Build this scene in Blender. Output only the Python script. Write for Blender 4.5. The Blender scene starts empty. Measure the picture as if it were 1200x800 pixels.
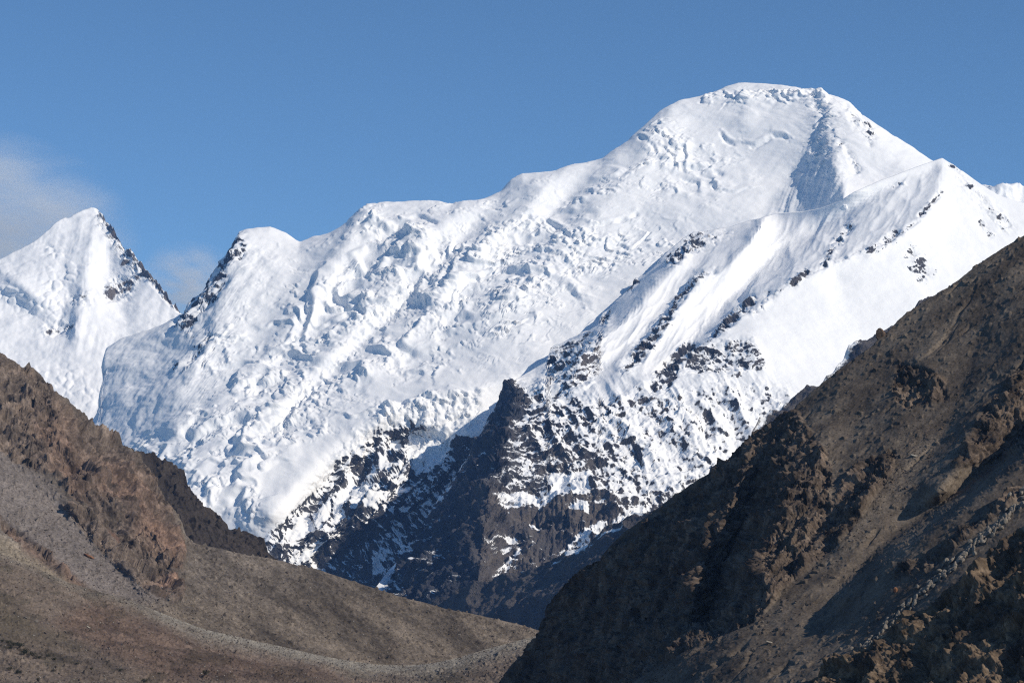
import bpy, math, random
import numpy as np

random.seed(7)
S = bpy.context.scene
COL = S.collection

# ------------------------------------------------------------------ camera, sky, sun, exposure
FOV = math.radians(25.0)
F = 600.0 / math.tan(FOV / 2)              # focal length in photo pixels (1200 wide)
PITCH = math.atan(300.0 / F)
cam = bpy.data.cameras.new("camera")
cam_ob = bpy.data.objects.new("camera", cam)
COL.objects.link(cam_ob)
cam.sensor_fit = 'HORIZONTAL'
cam.sensor_width = 36.0
cam.lens = 18.0 / math.tan(FOV / 2)
cam.clip_start = 1.0
cam.clip_end = 90000.0
cam_ob.location = (0, 0, 0)
cam_ob.rotation_euler = (math.radians(90) + PITCH, 0, 0)
S.camera = cam_ob

SUN_EL = math.radians(35.0)
SUN_AZ = math.radians(118.0)               # clockwise from the view direction (+Y)
sun_dir = np.array([math.sin(SUN_AZ) * math.cos(SUN_EL), math.cos(SUN_AZ) * math.cos(SUN_EL), math.sin(SUN_EL)])

world = bpy.data.worlds.new("World")
S.world = world
world.use_nodes = True
wn, wl = world.node_tree.nodes, world.node_tree.links
wn.clear()
w_out = wn.new('ShaderNodeOutputWorld')
w_bg = wn.new('ShaderNodeBackground')
sky = wn.new('ShaderNodeTexSky')
sky.sky_type = 'NISHITA'
sky.sun_disc = False
sky.sun_elevation = SUN_EL
sky.sun_rotation = SUN_AZ
sky.altitude = 3200.0
sky.air_density = 1.0
sky.dust_density = 0.0
sky.ozone_density = 4.0
w_bg.inputs['Strength'].default_value = 0.11
w_tint = wn.new('ShaderNodeMix'); w_tint.data_type = 'RGBA'; w_tint.blend_type = 'MULTIPLY'
w_tint.inputs[0].default_value = 1.0; w_tint.inputs[7].default_value = (0.81, 1.01, 1.05, 1)
wl.new(sky.outputs[0], w_tint.inputs[6])
wl.new(w_tint.outputs[2], w_bg.inputs['Color'])
wl.new(w_bg.outputs[0], w_out.inputs['Surface'])

sun = bpy.data.lights.new("sun", 'SUN')
sun.energy = 4.4
sun.angle = math.radians(0.5)
sun.color = (1.0, 0.905, 0.755)
sun_ob = bpy.data.objects.new("sun", sun)
COL.objects.link(sun_ob)
sun_ob.location = tuple(sun_dir * 5000)
sun_ob.rotation_euler = (math.radians(90) - SUN_EL, 0, math.pi - SUN_AZ)

S.view_settings.view_transform = 'Standard'
S.view_settings.look = 'None'
S.view_settings.exposure = -0.06
S.view_settings.gamma = 1.0
S.view_settings.use_curve_mapping = False
S.render.engine = 'CYCLES'
S.cycles.max_bounces = 8
S.cycles.diffuse_bounces = 5
S.cycles.volume_bounces = 1
S.cycles.use_denoising = False
S.cycles.filter_width = 1.2

# ------------------------------------------------------------------ numpy helpers
def hash3(ix, iy, iz, seed):
    h = (ix.astype(np.uint32) * np.uint32(374761393)) ^ (iy.astype(np.uint32) * np.uint32(668265263)) \
        ^ (iz.astype(np.uint32) * np.uint32(2147483647)) ^ np.uint32((seed * 1274126177) & 0xffffffff)
    h = (h ^ (h >> np.uint32(13))) * np.uint32(1274126177)
    h = (h ^ (h >> np.uint32(15))) * np.uint32(2246822519)
    return h ^ (h >> np.uint32(16))

GRAD = np.array([[1,1,0],[-1,1,0],[1,-1,0],[-1,-1,0],[1,0,1],[-1,0,1],[1,0,-1],[-1,0,-1],
                 [0,1,1],[0,-1,1],[0,1,-1],[0,-1,-1],[1,1,0],[0,-1,1],[-1,1,0],[0,-1,-1]], np.float32)

def perlin(x, y, z, seed=0):
    x0 = np.floor(x); y0 = np.floor(y); z0 = np.floor(z)
    fx = (x - x0).astype(np.float32); fy = (y - y0).astype(np.float32); fz = (z - z0).astype(np.float32)
    ix = x0.astype(np.int64); iy = y0.astype(np.int64); iz = z0.astype(np.int64)
    fade = lambda t: t * t * t * (t * (t * 6 - 15) + 10)
    ux, uy, uz = fade(fx), fade(fy), fade(fz)
    def corner(a, b, c):
        g = GRAD[hash3(ix + a, iy + b, iz + c, seed) & np.uint32(15)]
        return g[..., 0] * (fx - a) + g[..., 1] * (fy - b) + g[..., 2] * (fz - c)
    def mixx(b, c):
        p = corner(0, b, c)
        return p + ux * (corner(1, b, c) - p)
    def mixy(c):
        p = mixx(0, c)
        return p + uy * (mixx(1, c) - p)
    p = mixy(0)
    return p + uz * (mixy(1) - p)

def fbm(X, wl_, octs, seed=0, gain=0.5, lac=2.03, ridged=False, billow=False):
    out = np.zeros(X[0].shape, np.float32)
    a, f, tot = 1.0, 1.0 / wl_, 0.0
    for o in range(octs):
        n = perlin(X[0] * f + 17.3 * o, X[1] * f - 9.1 * o, X[2] * f + 3.7 * o, seed + o * 31)
        if ridged:
            n = (1.0 - np.abs(n) * 1.6) ** 2 * 2 - 1.1
        elif billow:
            n = np.abs(n) * 2.4 - 0.7
        out += a * n
        tot += a
        a *= gain
        f *= lac
    return out / tot

def cells(X, Y, seed):
    """cellular noise: distance to nearest point, to second nearest, and the nearest cell's random number"""
    x0 = np.floor(X).astype(np.int64); y0 = np.floor(Y).astype(np.int64)
    d1 = np.full(X.shape, 9.0, np.float32); d2 = d1.copy(); idv = np.zeros(X.shape, np.float32)
    for a in (-1, 0, 1):
        for b in (-1, 0, 1):
            h = hash3(x0 + a, y0 + b, x0 * 0, seed)
            px = (h & np.uint32(1023)).astype(np.float32) / 1023.0
            py = ((h >> np.uint32(10)) & np.uint32(1023)).astype(np.float32) / 1023.0
            r = ((h >> np.uint32(20)) & np.uint32(1023)).astype(np.float32) / 1023.0
            d = np.hypot(x0 + a + px - X, y0 + b + py - Y).astype(np.float32)
            near = d < d1
            d2 = np.where(near, d1, np.minimum(d2, d))
            idv = np.where(near, r, idv)
            d1 = np.where(near, d, d1)
    return d1, d2, idv

def facets(X, wl_, seed):
    """angular broken rock: each cell a flat face of its own height and tilt (about -1..1)"""
    x, y, z = [(c / wl_).astype(np.float32) for c in X]
    x0 = np.floor(x).astype(np.int64); y0 = np.floor(y).astype(np.int64); z0 = np.floor(z).astype(np.int64)
    best = np.full(x.shape, 9.0, np.float32); out = np.zeros(x.shape, np.float32)
    for a in (-1, 0, 1):
        for b in (-1, 0, 1):
            for c in (-1, 0, 1):
                h = hash3(x0 + a, y0 + b, z0 + c, seed)
                dx = x0 + a + (h & np.uint32(255)).astype(np.float32) / 255 - x
                dy = y0 + b + ((h >> np.uint32(8)) & np.uint32(255)).astype(np.float32) / 255 - y
                dz = z0 + c + ((h >> np.uint32(16)) & np.uint32(255)).astype(np.float32) / 255 - z
                r = ((h >> np.uint32(24)) & np.uint32(255)).astype(np.float32) / 255
                d = dx * dx + dy * dy + dz * dz
                near = d < best
                t1 = ((h >> np.uint32(4)) & np.uint32(63)).astype(np.float32) / 31.5 - 1
                t2 = ((h >> np.uint32(12)) & np.uint32(63)).astype(np.float32) / 31.5 - 1
                out = np.where(near, (r - 0.5) + 0.9 * (t1 * dx + t2 * dz + (r - 0.5) * dy), out)
                best = np.where(near, d, best)
    return out

def sstep(a, b, x):
    t = np.clip((x - a) / (b - a), 0, 1)
    return t * t * (3 - 2 * t)

# a map sheet over the country, indexed by bearing and elevation angle as seen from the viewpoint
U0, U1, V0, V1 = -160.0, 1360.0, 0.0, 960.0
class Sheet:
    def __init__(s, step, val=0.0):
        s.step = step
        s.nu = int((U1 - U0) / step) + 1
        s.nv = int((V1 - V0) / step) + 1
        s.a = np.full((s.nv, s.nu), val, np.float32)
        s.U, s.V = np.meshgrid(U0 + np.arange(s.nu) * step, V0 + np.arange(s.nv) * step)
    def dist(s, pts):
        d = np.full(s.a.shape, 1e9, np.float32)
        for (x0, y0), (x1, y1) in zip(pts[:-1], pts[1:]):
            dx, dy = x1 - x0, y1 - y0
            L = dx * dx + dy * dy + 1e-9
            t = np.clip(((s.U - x0) * dx + (s.V - y0) * dy) / L, 0, 1)
            d = np.minimum(d, np.hypot(s.U - x0 - t * dx, s.V - y0 - t * dy))
        return d
    def stroke(s, pts, w, val=1.0):
        d = s.dist(pts)
        k = np.exp(-(d / w) ** 2) * val
        s.a = np.where(abs(val) * 0 + k > 0, np.maximum(s.a, k), s.a) if val > 0 else s.a + k
        return s
    def poly(s, pts, val=1.0, soft=6.0):
        ins = np.zeros(s.a.shape, bool)
        n = len(pts)
        for i in range(n):
            x0, y0 = pts[i]; x1, y1 = pts[(i + 1) % n]
            if y0 == y1: continue
            c = ((y0 > s.V) != (y1 > s.V)) & (s.U < (x1 - x0) * (s.V - y0) / (y1 - y0) + x0)
            ins ^= c
        d = s.dist(list(pts) + [pts[0]])
        sd = np.where(ins, d, -d)
        k = sstep(-soft, soft, sd) * val
        if val > 0: s.a = np.maximum(s.a, k)
        else: s.a = s.a + k
        return s
    def get(s, u, v):
        x = np.clip((u - U0) / s.step, 0, s.nu - 1.001); y = np.clip((v - V0) / s.step, 0, s.nv - 1.001)
        i = x.astype(int); j = y.astype(int)
        fx = (x - i).astype(np.float32); fy = (y - j).astype(np.float32)
        A = s.a
        return (A[j, i] * (1 - fx) + A[j, i + 1] * fx) * (1 - fy) + (A[j + 1, i] * (1 - fx) + A[j + 1, i + 1] * fx) * fy

def blur(a, n=1):
    for _ in range(n):
        p = np.pad(a, 1, mode='edge')
        a = (p[:-2, 1:-1] + p[2:, 1:-1] + 2 * a) / 4
        p = np.pad(a, 1, mode='edge')
        a = (p[1:-1, :-2] + p[1:-1, 2:] + 2 * a) / 4
    return a

def membrane(lines, smooth=1, step=4.0):
    """a sheet stretched over ridge and gully lines [(u,v,value), ...]: sharp along the lines, even between them"""
    sh = None
    for st in (32.0, 16.0, 8.0, step):
        cur = Sheet(st)
        acc = np.zeros(cur.a.shape); cnt = np.zeros(cur.a.shape)
        for ln in lines:
            for (a, b, c), (d, e, f) in zip(ln[:-1], ln[1:]):
                n = max(2, int(math.hypot(d - a, e - b) / st * 2.5) + 1)
                t = np.linspace(0, 1, n)
                iu = np.round((a + (d - a) * t - U0) / st).astype(int); iv = np.round((b + (e - b) * t - V0) / st).astype(int)
                ok = (iu >= 0) & (iu < cur.nu) & (iv >= 0) & (iv < cur.nv)
                np.add.at(acc, (iv[ok], iu[ok]), (c + (f - c) * t)[ok]); np.add.at(cnt, (iv[ok], iu[ok]), 1)
        fix = cnt > 0
        val = acc / np.maximum(cnt, 1)
        a = sh.get(cur.U, cur.V).astype(np.float64) if sh is not None else np.full(cur.a.shape, val[fix].mean())
        a[fix] = val[fix]
        for it in range(500 if sh is None else 160):
            p = np.pad(a, 1, mode='edge')
            a = (p[:-2, 1:-1] + p[2:, 1:-1] + p[1:-1, :-2] + p[1:-1, 2:]) / 4
            a[fix] = val[fix]
        cur.a = a.astype(np.float32)
        sh = cur
    sh.a = blur(sh.a, smooth)
    return sh

def ray(u, v):
    x = (u - 600.0) / F; yc = (400.0 - v) / F
    cp, sp = math.cos(PITCH), math.sin(PITCH)
    dy = cp - yc * sp; dz = sp + yc * cp
    return x / dy, dz / dy                     # per metre of depth
def point(u, v, D):
    rx, rz = ray(u, v)
    return np.stack([rx * D, D + 0 * rx, rz * D], -1)

def interp(pts, u):
    p = np.array(pts, float)
    # carry the line on beyond its ends at half its last slope
    a = (p[1] - p[0]) / (p[1, 0] - p[0, 0]) * 0.5; b = (p[-1] - p[-2]) / (p[-1, 0] - p[-2, 0]) * 0.5
    p = np.concatenate([[[p[0, 0] - 800, p[0, 1] - 800 * a[1]]], p, [[p[-1, 0] + 800, p[-1, 1] + 800 * b[1]]]])
    return np.interp(u, p[:, 0], p[:, 1])

def normals(P):
    du = np.gradient(P, axis=1); dv = np.gradient(P, axis=0)
    n = np.cross(dv, du)
    n /= np.linalg.norm(n, axis=-1, keepdims=True) + 1e-9
    n[n[..., 1] > 0.6] *= 1
    return n

class Terrain:
    """a hillside: columns by bearing, rows from its crest down to its foot, every vertex at its own distance"""
    def __init__(s, skyline, bottom, u0, u1, du, rows, depth, gamma=1.0, back=((40, 10), (140, 70), (400, 300), (1000, 900)), wide=(0, 0)):
        u = np.concatenate([np.arange(u0 - wide[0], u0 - 2, 9.0), np.arange(u0, u1 + du, du), np.arange(u1 + du + 9, u1 + wide[1], 9.0)])
        vs = interp(skyline, u); vb = np.maximum(interp(bottom, u), vs + 12)
        t = (np.linspace(0, 1, rows) ** gamma)[:, None]
        s.v = vs[None, :] + (vb - vs)[None, :] * t
        s.u = np.broadcast_to(u[None, :], s.v.shape).copy()
        s.t = np.broadcast_to(t, s.v.shape)
        s.below = (s.v - vs[None, :])
        s.D = depth(s.u, s.v)
        s.P = point(s.u, s.v, s.D)
        s.N = normals(s.P)
        s.back = back
    def push(s, h):
        s.P = s.P + s.N * h[..., None]
    def renormal(s):
        s.N = normals(s.P)
    def X(s, sx=1, sy=1, sz=1):
        return (s.P[..., 0] / sx, s.P[..., 1] / sy, s.P[..., 2] / sz)
    def at(s, u, v):
        """the ground point nearest to a bearing and elevation"""
        c = int(np.argmin(np.abs(s.u[0] - u)))
        r = int(np.argmin(np.abs(s.v[:, c] - v)))
        return s.P[r, c], s.N[r, c]
    def build(s, name, mat, attrs, floor=-260.0):
        P = s.P
        top = P[:1]
        backs = []
        for dy, dz in reversed(s.back):
            b = top.copy(); b[..., 1] += dy; b[..., 2] -= dz
            backs.append(b)
        foot = P[-1:].copy(); foot[..., 2] = np.minimum(foot[..., 2] - 5, floor); foot[..., 1] -= 20
        A = np.concatenate(backs + [P, foot], 0)
        nb = len(backs)
        R, C = A.shape[:2]
        me = bpy.data.meshes.new(name)
        me.vertices.add(R * C)
        me.vertices.foreach_set('co', A.reshape(-1).astype(np.float32))
        idx = np.arange(R * C).reshape(R, C)
        q = np.stack([idx[:-1, :-1], idx[1:, :-1], idx[1:, 1:], idx[:-1, 1:]], -1).reshape(-1, 4)
        me.loops.add(q.size); me.polygons.add(len(q))
        me.loops.foreach_set('vertex_index', q.reshape(-1).astype(np.int32))
        me.polygons.foreach_set('loop_start', (np.arange(len(q)) * 4).astype(np.int32))
        me.polygons.foreach_set('use_smooth', np.ones(len(q), bool))
        me.update(); me.validate()
        for k, a in attrs.items():
            ext = np.concatenate([a[:1]] * nb + [a, a[-1:]], 0).astype(np.float32)
            if ext.ndim == 3:
                rgba = np.concatenate([ext, np.ones(ext.shape[:2] + (1,), np.float32)], -1)
                me.attributes.new(k, 'FLOAT_COLOR', 'POINT').data.foreach_set('color', rgba.reshape(-1))
            else:
                me.attributes.new(k, 'FLOAT', 'POINT').data.foreach_set('value', ext.reshape(-1))
        me.materials.append(mat)
        ob = bpy.data.objects.new(name, me)
        COL.objects.link(ob)
        return ob

def tag(o, label, cat, kind=None, group=None):
    o['label'] = label; o['category'] = cat
    if kind: o['kind'] = kind
    if group: o['group'] = group
    return o

def lerp3(a, b, t):
    return np.asarray(a, np.float32) * (1 - t[..., None]) + np.asarray(b, np.float32) * t[..., None]

# ------------------------------------------------------------------ materials
def new_mat(name):
    m = bpy.data.materials.new(name)
    m.use_nodes = True
    n, l = m.node_tree.nodes, m.node_tree.links
    n.clear()
    out = n.new('ShaderNodeOutputMaterial'); b = n.new('ShaderNodeBsdfPrincipled')
    l.new(b.outputs[0], out.inputs['Surface'])
    return m, n, l, b

def noise(n, l, coord, scale, detail=6, rough=0.6):
    t = n.new('ShaderNodeTexNoise')
    t.inputs['Scale'].default_value = scale; t.inputs['Detail'].default_value = detail; t.inputs['Roughness'].default_value = rough
    l.new(coord, t.inputs['Vector'])
    return t.outputs['Fac']

def math_node(n, l, op, a, b=None, c=None):
    m = n.new('ShaderNodeMath'); m.operation = op
    for i, x in enumerate((a, b, c)):
        if x is None: continue
        if isinstance(x, (int, float)): m.inputs[i].default_value = x
        else: l.new(x, m.inputs[i])
    return m.outputs[0]

def maprange(n, l, x, a, b, c, d):
    m = n.new('ShaderNodeMapRange')
    l.new(x, m.inputs[0])
    for i, k in enumerate((a, b, c, d)): m.inputs[i + 1].default_value = k
    return m.outputs[0]

def mixc(n, l, fac, a, b, mode='MIX'):
    m = n.new('ShaderNodeMix'); m.data_type = 'RGBA'; m.blend_type = mode
    for s, x in ((m.inputs[0], fac), (m.inputs[6], a), (m.inputs[7], b)):
        if isinstance(x, (int, float)): s.default_value = x
        elif isinstance(x, tuple): s.default_value = x
        else: l.new(x, s)
    return m.outputs[2]

def snow_rock_material(name, grain):
    """snow where the 'rock' attribute is low, rock of colour 'tone' where it is high; grain = metres of the finest mottling"""
    m, n, l, b = new_mat(name)
    geo = n.new('ShaderNodeNewGeometry').outputs['Position']
    at = n.new('ShaderNodeAttribute'); at.attribute_name = 'rock'
    tone = n.new('ShaderNodeAttribute'); tone.attribute_name = 'tone'
    fine = noise(n, l, geo, 1.0 / grain, 5, 0.65)
    wide = noise(n, l, geo, 1.0 / (grain * 9), 6, 0.6)
    k = math_node(n, l, 'ADD', at.outputs['Fac'], math_node(n, l, 'MULTIPLY', math_node(n, l, 'SUBTRACT', fine, 0.5), 0.75))
    mask = maprange(n, l, k, 0.42, 0.58, 0.0, 1.0)
    rv = math_node(n, l, 'ADD', math_node(n, l, 'MULTIPLY', fine, 0.9), math_node(n, l, 'MULTIPLY', wide, 0.9))
    rockc = mixc(n, l, 1.0, tone.outputs['Color'], mixc(n, l, maprange(n, l, rv, 0.5, 1.3, 0, 1), (0.45, 0.45, 0.5, 1), (1.5, 1.45, 1.35, 1)), 'MULTIPLY')
    snowc = mixc(n, l, wide, (0.84, 0.85, 0.87, 1), (0.92, 0.92, 0.92, 1))
    l.new(mixc(n, l, mask, snowc, rockc), b.inputs['Base Color'])
    b.inputs['Roughness'].default_value = 0.75
    b.inputs['Specular IOR Level'].default_value = 0.25
    bump = n.new('ShaderNodeBump')
    bump.inputs['Distance'].default_value = 1.0
    h = math_node(n, l, 'MULTIPLY', fine, math_node(n, l, 'ADD', math_node(n, l, 'MULTIPLY', mask, grain * 1.3), grain * 0.10))
    l.new(h, bump.inputs['Height']); bump.inputs['Strength'].default_value = 0.8
    l.new(bump.outputs[0], b.inputs['Normal'])
    return m

def earth_material(name, grain):
    """bare rock and scree: colour from the 'tone' attribute, grain and pebbles from noise"""
    m, n, l, b = new_mat(name)
    geo = n.new('ShaderNodeNewGeometry').outputs['Position']
    tone = n.new('ShaderNodeAttribute'); tone.attribute_name = 'tone'
    fine = noise(n, l, geo, 1.0 / grain, 6, 0.7)
    wide = noise(n, l, geo, 1.0 / (grain * 12), 6, 0.65)
    vor = n.new('ShaderNodeTexVoronoi'); vor.inputs['Scale'].default_value = 1.0 / (grain * 1.2); l.new(geo, vor.inputs['Vector'])
    vc = n.new('ShaderNodeSeparateColor'); l.new(vor.outputs['Color'], vc.inputs[0])
    rv = math_node(n, l, 'ADD', math_node(n, l, 'ADD', math_node(n, l, 'MULTIPLY', fine, 0.7), math_node(n, l, 'MULTIPLY', wide, 0.7)), math_node(n, l, 'MULTIPLY', vc.outputs[0], 0.35))
    c = mixc(n, l, 1.0, tone.outputs['Color'], mixc(n, l, maprange(n, l, rv, 0.5, 1.25, 0, 1), (0.5, 0.48, 0.47, 1), (1.6, 1.55, 1.5, 1)), 'MULTIPLY')
    l.new(c, b.inputs['Base Color'])
    b.inputs['Roughness'].default_value = 0.95
    b.inputs['Specular IOR Level'].default_value = 0.1
    bump = n.new('ShaderNodeBump')
    h = math_node(n, l, 'ADD', math_node(n, l, 'MULTIPLY', fine, grain * 0.9), math_node(n, l, 'MULTIPLY', vor.outputs['Distance'], -grain * 0.5))
    l.new(h, bump.inputs['Height']); bump.inputs['Strength'].default_value = 0.8
    l.new(bump.outputs[0], b.inputs['Normal'])
    return m

M_SNOW = snow_rock_material('snow_and_rock', 9.0)
M_EARTH = earth_material('brown_rock_and_scree', 1.6)
M_NEAR = earth_material('near_rock_and_scree', 0.9)

# ------------------------------------------------------------------ main snow mountain
sky_main = [(-200, 640), (60, 530), (100, 492), (110, 479), (116, 452), (119, 425), (124, 407), (140, 397), (165, 388), (190, 380), (205, 373), (216, 364), (224, 346), (233, 337), (243, 316), (255, 300), (268, 286), (278, 268),
            (290, 264), (315, 262), (335, 270), (350, 279), (365, 273), (385, 268), (405, 258), (418, 246), (430, 240), (445, 236), (470, 234), (495, 233),
            (515, 234), (528, 237), (545, 232), (565, 226), (585, 218), (598, 206), (612, 199), (640, 198), (652, 197), (665, 191), (690, 184), (705, 180),
            (720, 168), (735, 160), (752, 147), (775, 128), (800, 115), (825, 108), (836, 106), (850, 97), (866, 92.5), (890, 92), (915, 94), (940, 98), (962, 103),
            (982, 110), (998, 119), (1008, 127), (1030, 145), (1060, 164), (1092, 187), (1150, 225), (1250, 290), (1400, 380)]
def D0_main(u, v):
    return 8300.0 + (650.0 - v) * 6.1 - (u - 600.0) * 1.3
main_lines = [
    # crest of the summit ridge, falling back towards the right
    [(-160, 620, 700), (110, 479, 440), (124, 407, 385), (165, 388, 335), (205, 373, 280), (255, 300, 60), (290, 264, 0), (350, 279, 150), (430, 240, 0), (528, 237, 40), (640, 198, 0), (752, 147, 0), (866, 94, 60), (965, 103, 0), (1092, 187, 150), (1250, 290, 300)],
    # left rock ridge and its snow rib
    [(290, 266, 0), (286, 290, -30), (270, 330, -40), (250, 375, -30), (235, 410, -10), (210, 460, 20)],
    [(350, 281, 110), (350, 315, 60), (330, 350, 45), (300, 400, 30), (262, 450, 20), (215, 510, 10)],
    [(430, 242, -20), (412, 270, -45), (398, 300, -45), (372, 340, -35), (338, 385, -20), (300, 430, -20), (250, 475, -60), (205, 505, -80)],
    [(198, 400, 240), (165, 440, 280), (140, 490, 320)],
    # broad ribs and hollows of the glacier face
    [(560, 230, -20), (520, 262, -60), (480, 300, -60), (440, 350, -50), (400, 400, -50), (350, 450, -50), (310, 500, -60), (270, 550, -80)],
    [(500, 240, 40), (465, 275, 40), (430, 310, 50), (390, 360, 50), (350, 405, 40), (300, 455, 20)],
    [(655, 200, -20), (630, 225, -60), (590, 265, -50), (540, 320, -40), (490, 375, -40), (440, 425, -50), (390, 480, -60), (330, 545, -60)],
    [(600, 212, 50), (570, 250, 50), (520, 310, 50), (470, 360, 50), (420, 410, 40), (370, 460, 30), (330, 500, 20)],
    [(700, 184, 40), (660, 240, 60), (610, 290, 50), (560, 345, 40), (520, 390, 40), (470, 430, 30)],
    [(790, 125, -20), (760, 170, -60), (720, 220, -50), (690, 255, -40), (650, 300, -30), (610, 345, -20), (580, 385, -20)],
    [(870, 160, 60), (840, 180, 60), (800, 220, 40), (760, 260, 40), (720, 300, 50), (680, 350, 60), (640, 395, 60)],
    [(866, 96, 60), (880, 120, -10), (870, 145, 0)],
    # the ridge right of the summit: sharp edge, shaded side to its left
    [(956, 102, 0), (966, 118, -40), (976, 135, -55), (974, 150, -65), (971, 166, -90), (976, 185, -160), (984, 210, -220), (990, 240, -240)],
    [(950, 110, 10), (962, 132, 0), (963, 150, -5), (956, 174, 30), (928, 205, 140), (900, 238, 130), (884, 258, 70)],
    [(1000, 125, -20), (1020, 160, -60), (1050, 190, -60), (1080, 215, -60)],
    # shelf edge above the cliffs and the cliffs below
    [(640, 425, 0), (600, 440, -40), (545, 455, -90), (500, 463, -100), (470, 472, -90), (440, 490, -80), (410, 510, -60), (385, 525, -40), (350, 560, -40), (315, 605, -40)],
    [(640, 470, 250), (600, 490, 230), (560, 505, 120), (520, 510, 110), (480, 515, 150), (450, 535, 170), (420, 550, 180), (395, 565, 170), (365, 595, 160), (330, 640, 160)],
    [(560, 560, 420), (500, 600, 400), (450, 630, 420), (400, 650, 440), (350, 680, 470)],
    [(520, 720, 560), (400, 740, 600), (250, 760, 640)],
    # ribs in the cliffs
    [(500, 490, -20), (480, 500, 40), (474, 525, 60), (468, 550, 90), (450, 585, 130), (430, 610, 180)],
    [(455, 535, 120), (440, 550, 110), (424, 575, 130), (408, 600, 160), (385, 630, 210)],
    [(400, 560, 110), (375, 590, 130), (352, 615, 160), (340, 640, 200)],
    [(300, 520, -80), (260, 560, -90), (220, 600, -80)],
    [(1360, 500, 200), (1250, 420, 100), (1100, 320, 0)],
]
R_main = membrane(main_lines, 2)
def D_main(u, v):
    return D0_main(u, v) + R_main.get(u, v)
T = Terrain(sky_main, [(-200, 760), (300, 730), (560, 730), (640, 560), (760, 440), (1000, 330), (1120, 280), (1400, 480)], -60, 1180, 1.15, 560, D_main, wide=(420, 420))
u, v = T.u, T.v
# round the skyline back a little
edge = np.exp(-T.below / 7.0)
T.P[..., 1] += edge * 60
T.renormal()
X = T.X()
serac = Sheet(4)                                   # how broken the ice is
serac.poly([(430, 250), (650, 215), (700, 240), (830, 290), (740, 330), (700, 370), (640, 400), (430, 480), (330, 560), (260, 600), (180, 520), (280, 420), (360, 320)], 0.9, 46)
serac.poly([(290, 280), (350, 290), (400, 270), (330, 400), (250, 470), (220, 450)], 0.5, 20)
serac.poly([(700, 190), (800, 130), (860, 150), (880, 200), (860, 260), (760, 260)], 0.55, 40)
serac.stroke([(440, 260), (540, 300), (640, 330)], 40, 1.0)
serac.stroke([(410, 380), (480, 350), (560, 330)], 40, 1.0)
serac.stroke([(320, 500), (340, 530), (350, 480), (420, 420)], 25, 1.0)
serac.stroke([(180, 530), (240, 560), (290, 590)], 40, 0.9)
serac.stroke([(770, 150), (800, 170), (785, 190)], 20, 0.9)
serac.stroke([(830, 115), (900, 110), (960, 110)], 12, 1.0)
serac.stroke([(640, 260), (700, 220), (760, 190)], 14, 0.9)
serac.stroke([(640, 330), (720, 310), (780, 290)], 26, 1.0)
serac.stroke([(420, 500), (480, 470), (560, 460)], 16, 1.0)
SR = serac.get(u, v)
rock_zone = Sheet(2)
rock_zone.poly([(520, 510), (480, 497), (445, 505), (420, 520), (395, 535), (370, 575), (340, 600), (310, 640), (250, 760), (640, 760), (640, 520)], 1.0, 8)
rock_zone.poly([(285, 270), (268, 284), (240, 315), (214, 365), (205, 385), (222, 392), (250, 350), (270, 315), (290, 292)], 0.72, 6)
rock_zone.stroke([(240, 390), (228, 415), (205, 430)], 7, 0.55)
rock_zone.stroke([(255, 395), (236, 425)], 4, 0.5)
rock_zone.poly([(990, 120), (1012, 130), (1030, 155), (1020, 170), (1000, 150)], 0.40, 6)
rock_zone.stroke([(985, 170), (1000, 190), (1005, 200)], 4, 0.6)
RZ = rock_zone.get(u, v)
# ice lobes that break off towards the lower left
p = (-0.62 * (u - 600) + 0.78 * (v - 300)) * 4.1 + fbm(X, 500, 3, 88) * 160
q = (0.78 * (u - 600) + 0.62 * (v - 300)) * 4.1
h = np.zeros_like(u)
for k, (L, W, A, sd) in enumerate(((400, 420, 34, 3), (190, 220, 22, 4), (92, 120, 13, 8), (46, 60, 6.5, 9))):
    pw = p + fbm(X, W * 1.3, 4, 40 + k) * L * 2.4
    ph = pw / L + fbm((q, p * 0.5, q * 0), W * 0.9, 3, 60 + k) * 1.4
    saw = ph - np.floor(ph)
    c_ = 0.70 + 0.07 * k
    lobe = np.where(saw < c_, (saw / c_) ** 1.5, 1 - sstep(c_, 1.0, saw))
    on = sstep(0.05 if k else -0.1, 0.34, fbm(X, W * 2.0, 4, 70 + k, 0.6) + 0.30 * (SR - 0.5))
    h += lobe * A * on * (0.06 + 0.94 * SR)
crumb = sstep(0.10, 0.30, fbm(X, 150, 4, 80, 0.6) + 0.3 * (SR - 0.6)) * SR
d1, d2, ci = cells((q + 30 * fbm(X, 60, 3, 81)) / 34, (p + 30 * fbm(X, 60, 3, 82)) / 22, 11)
h += crumb * ((ci - 0.4) * 11 * sstep(0.0, 0.22, d2 - d1) + facets(X, 44, 83) * 9 + facets(X, 20, 84) * 4)
h *= (1 - np.clip(RZ, 0, 1) * 0.8)
crev = Sheet(1.5)                                    # long open crevasses
for pts in ([(845, 156), (850, 164), (862, 170), (885, 171), (897, 166)], [(897, 166), (905, 160), (920, 162), (928, 168)], [(796, 208), (815, 211), (838, 219), (850, 220)], [(800, 196), (825, 197), (845, 203)],
            [(250, 428), (285, 424), (318, 428)], [(258, 506), (300, 508), (330, 505)], [(225, 484), (245, 490)], [(640, 262), (655, 268), (670, 280)], [(830, 112), (860, 108), (900, 113), (935, 108)],
            [(750, 160), (765, 168), (772, 185)], [(690, 268), (720, 262), (745, 250)], [(560, 330), (590, 322), (612, 326)], [(395, 330), (420, 322), (448, 326)], [(470, 262), (490, 256), (510, 262)]):
    crev.stroke(pts, 2.2, 1.0)
CV = crev.get(u, v)
h -= CV * 12 * sstep(-0.25, 0.15, fbm(X, 90, 3, 85))
h += crev.get(u, v + 5) * 5 * sstep(-0.25, 0.15, fbm(X, 90, 3, 85))
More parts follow.
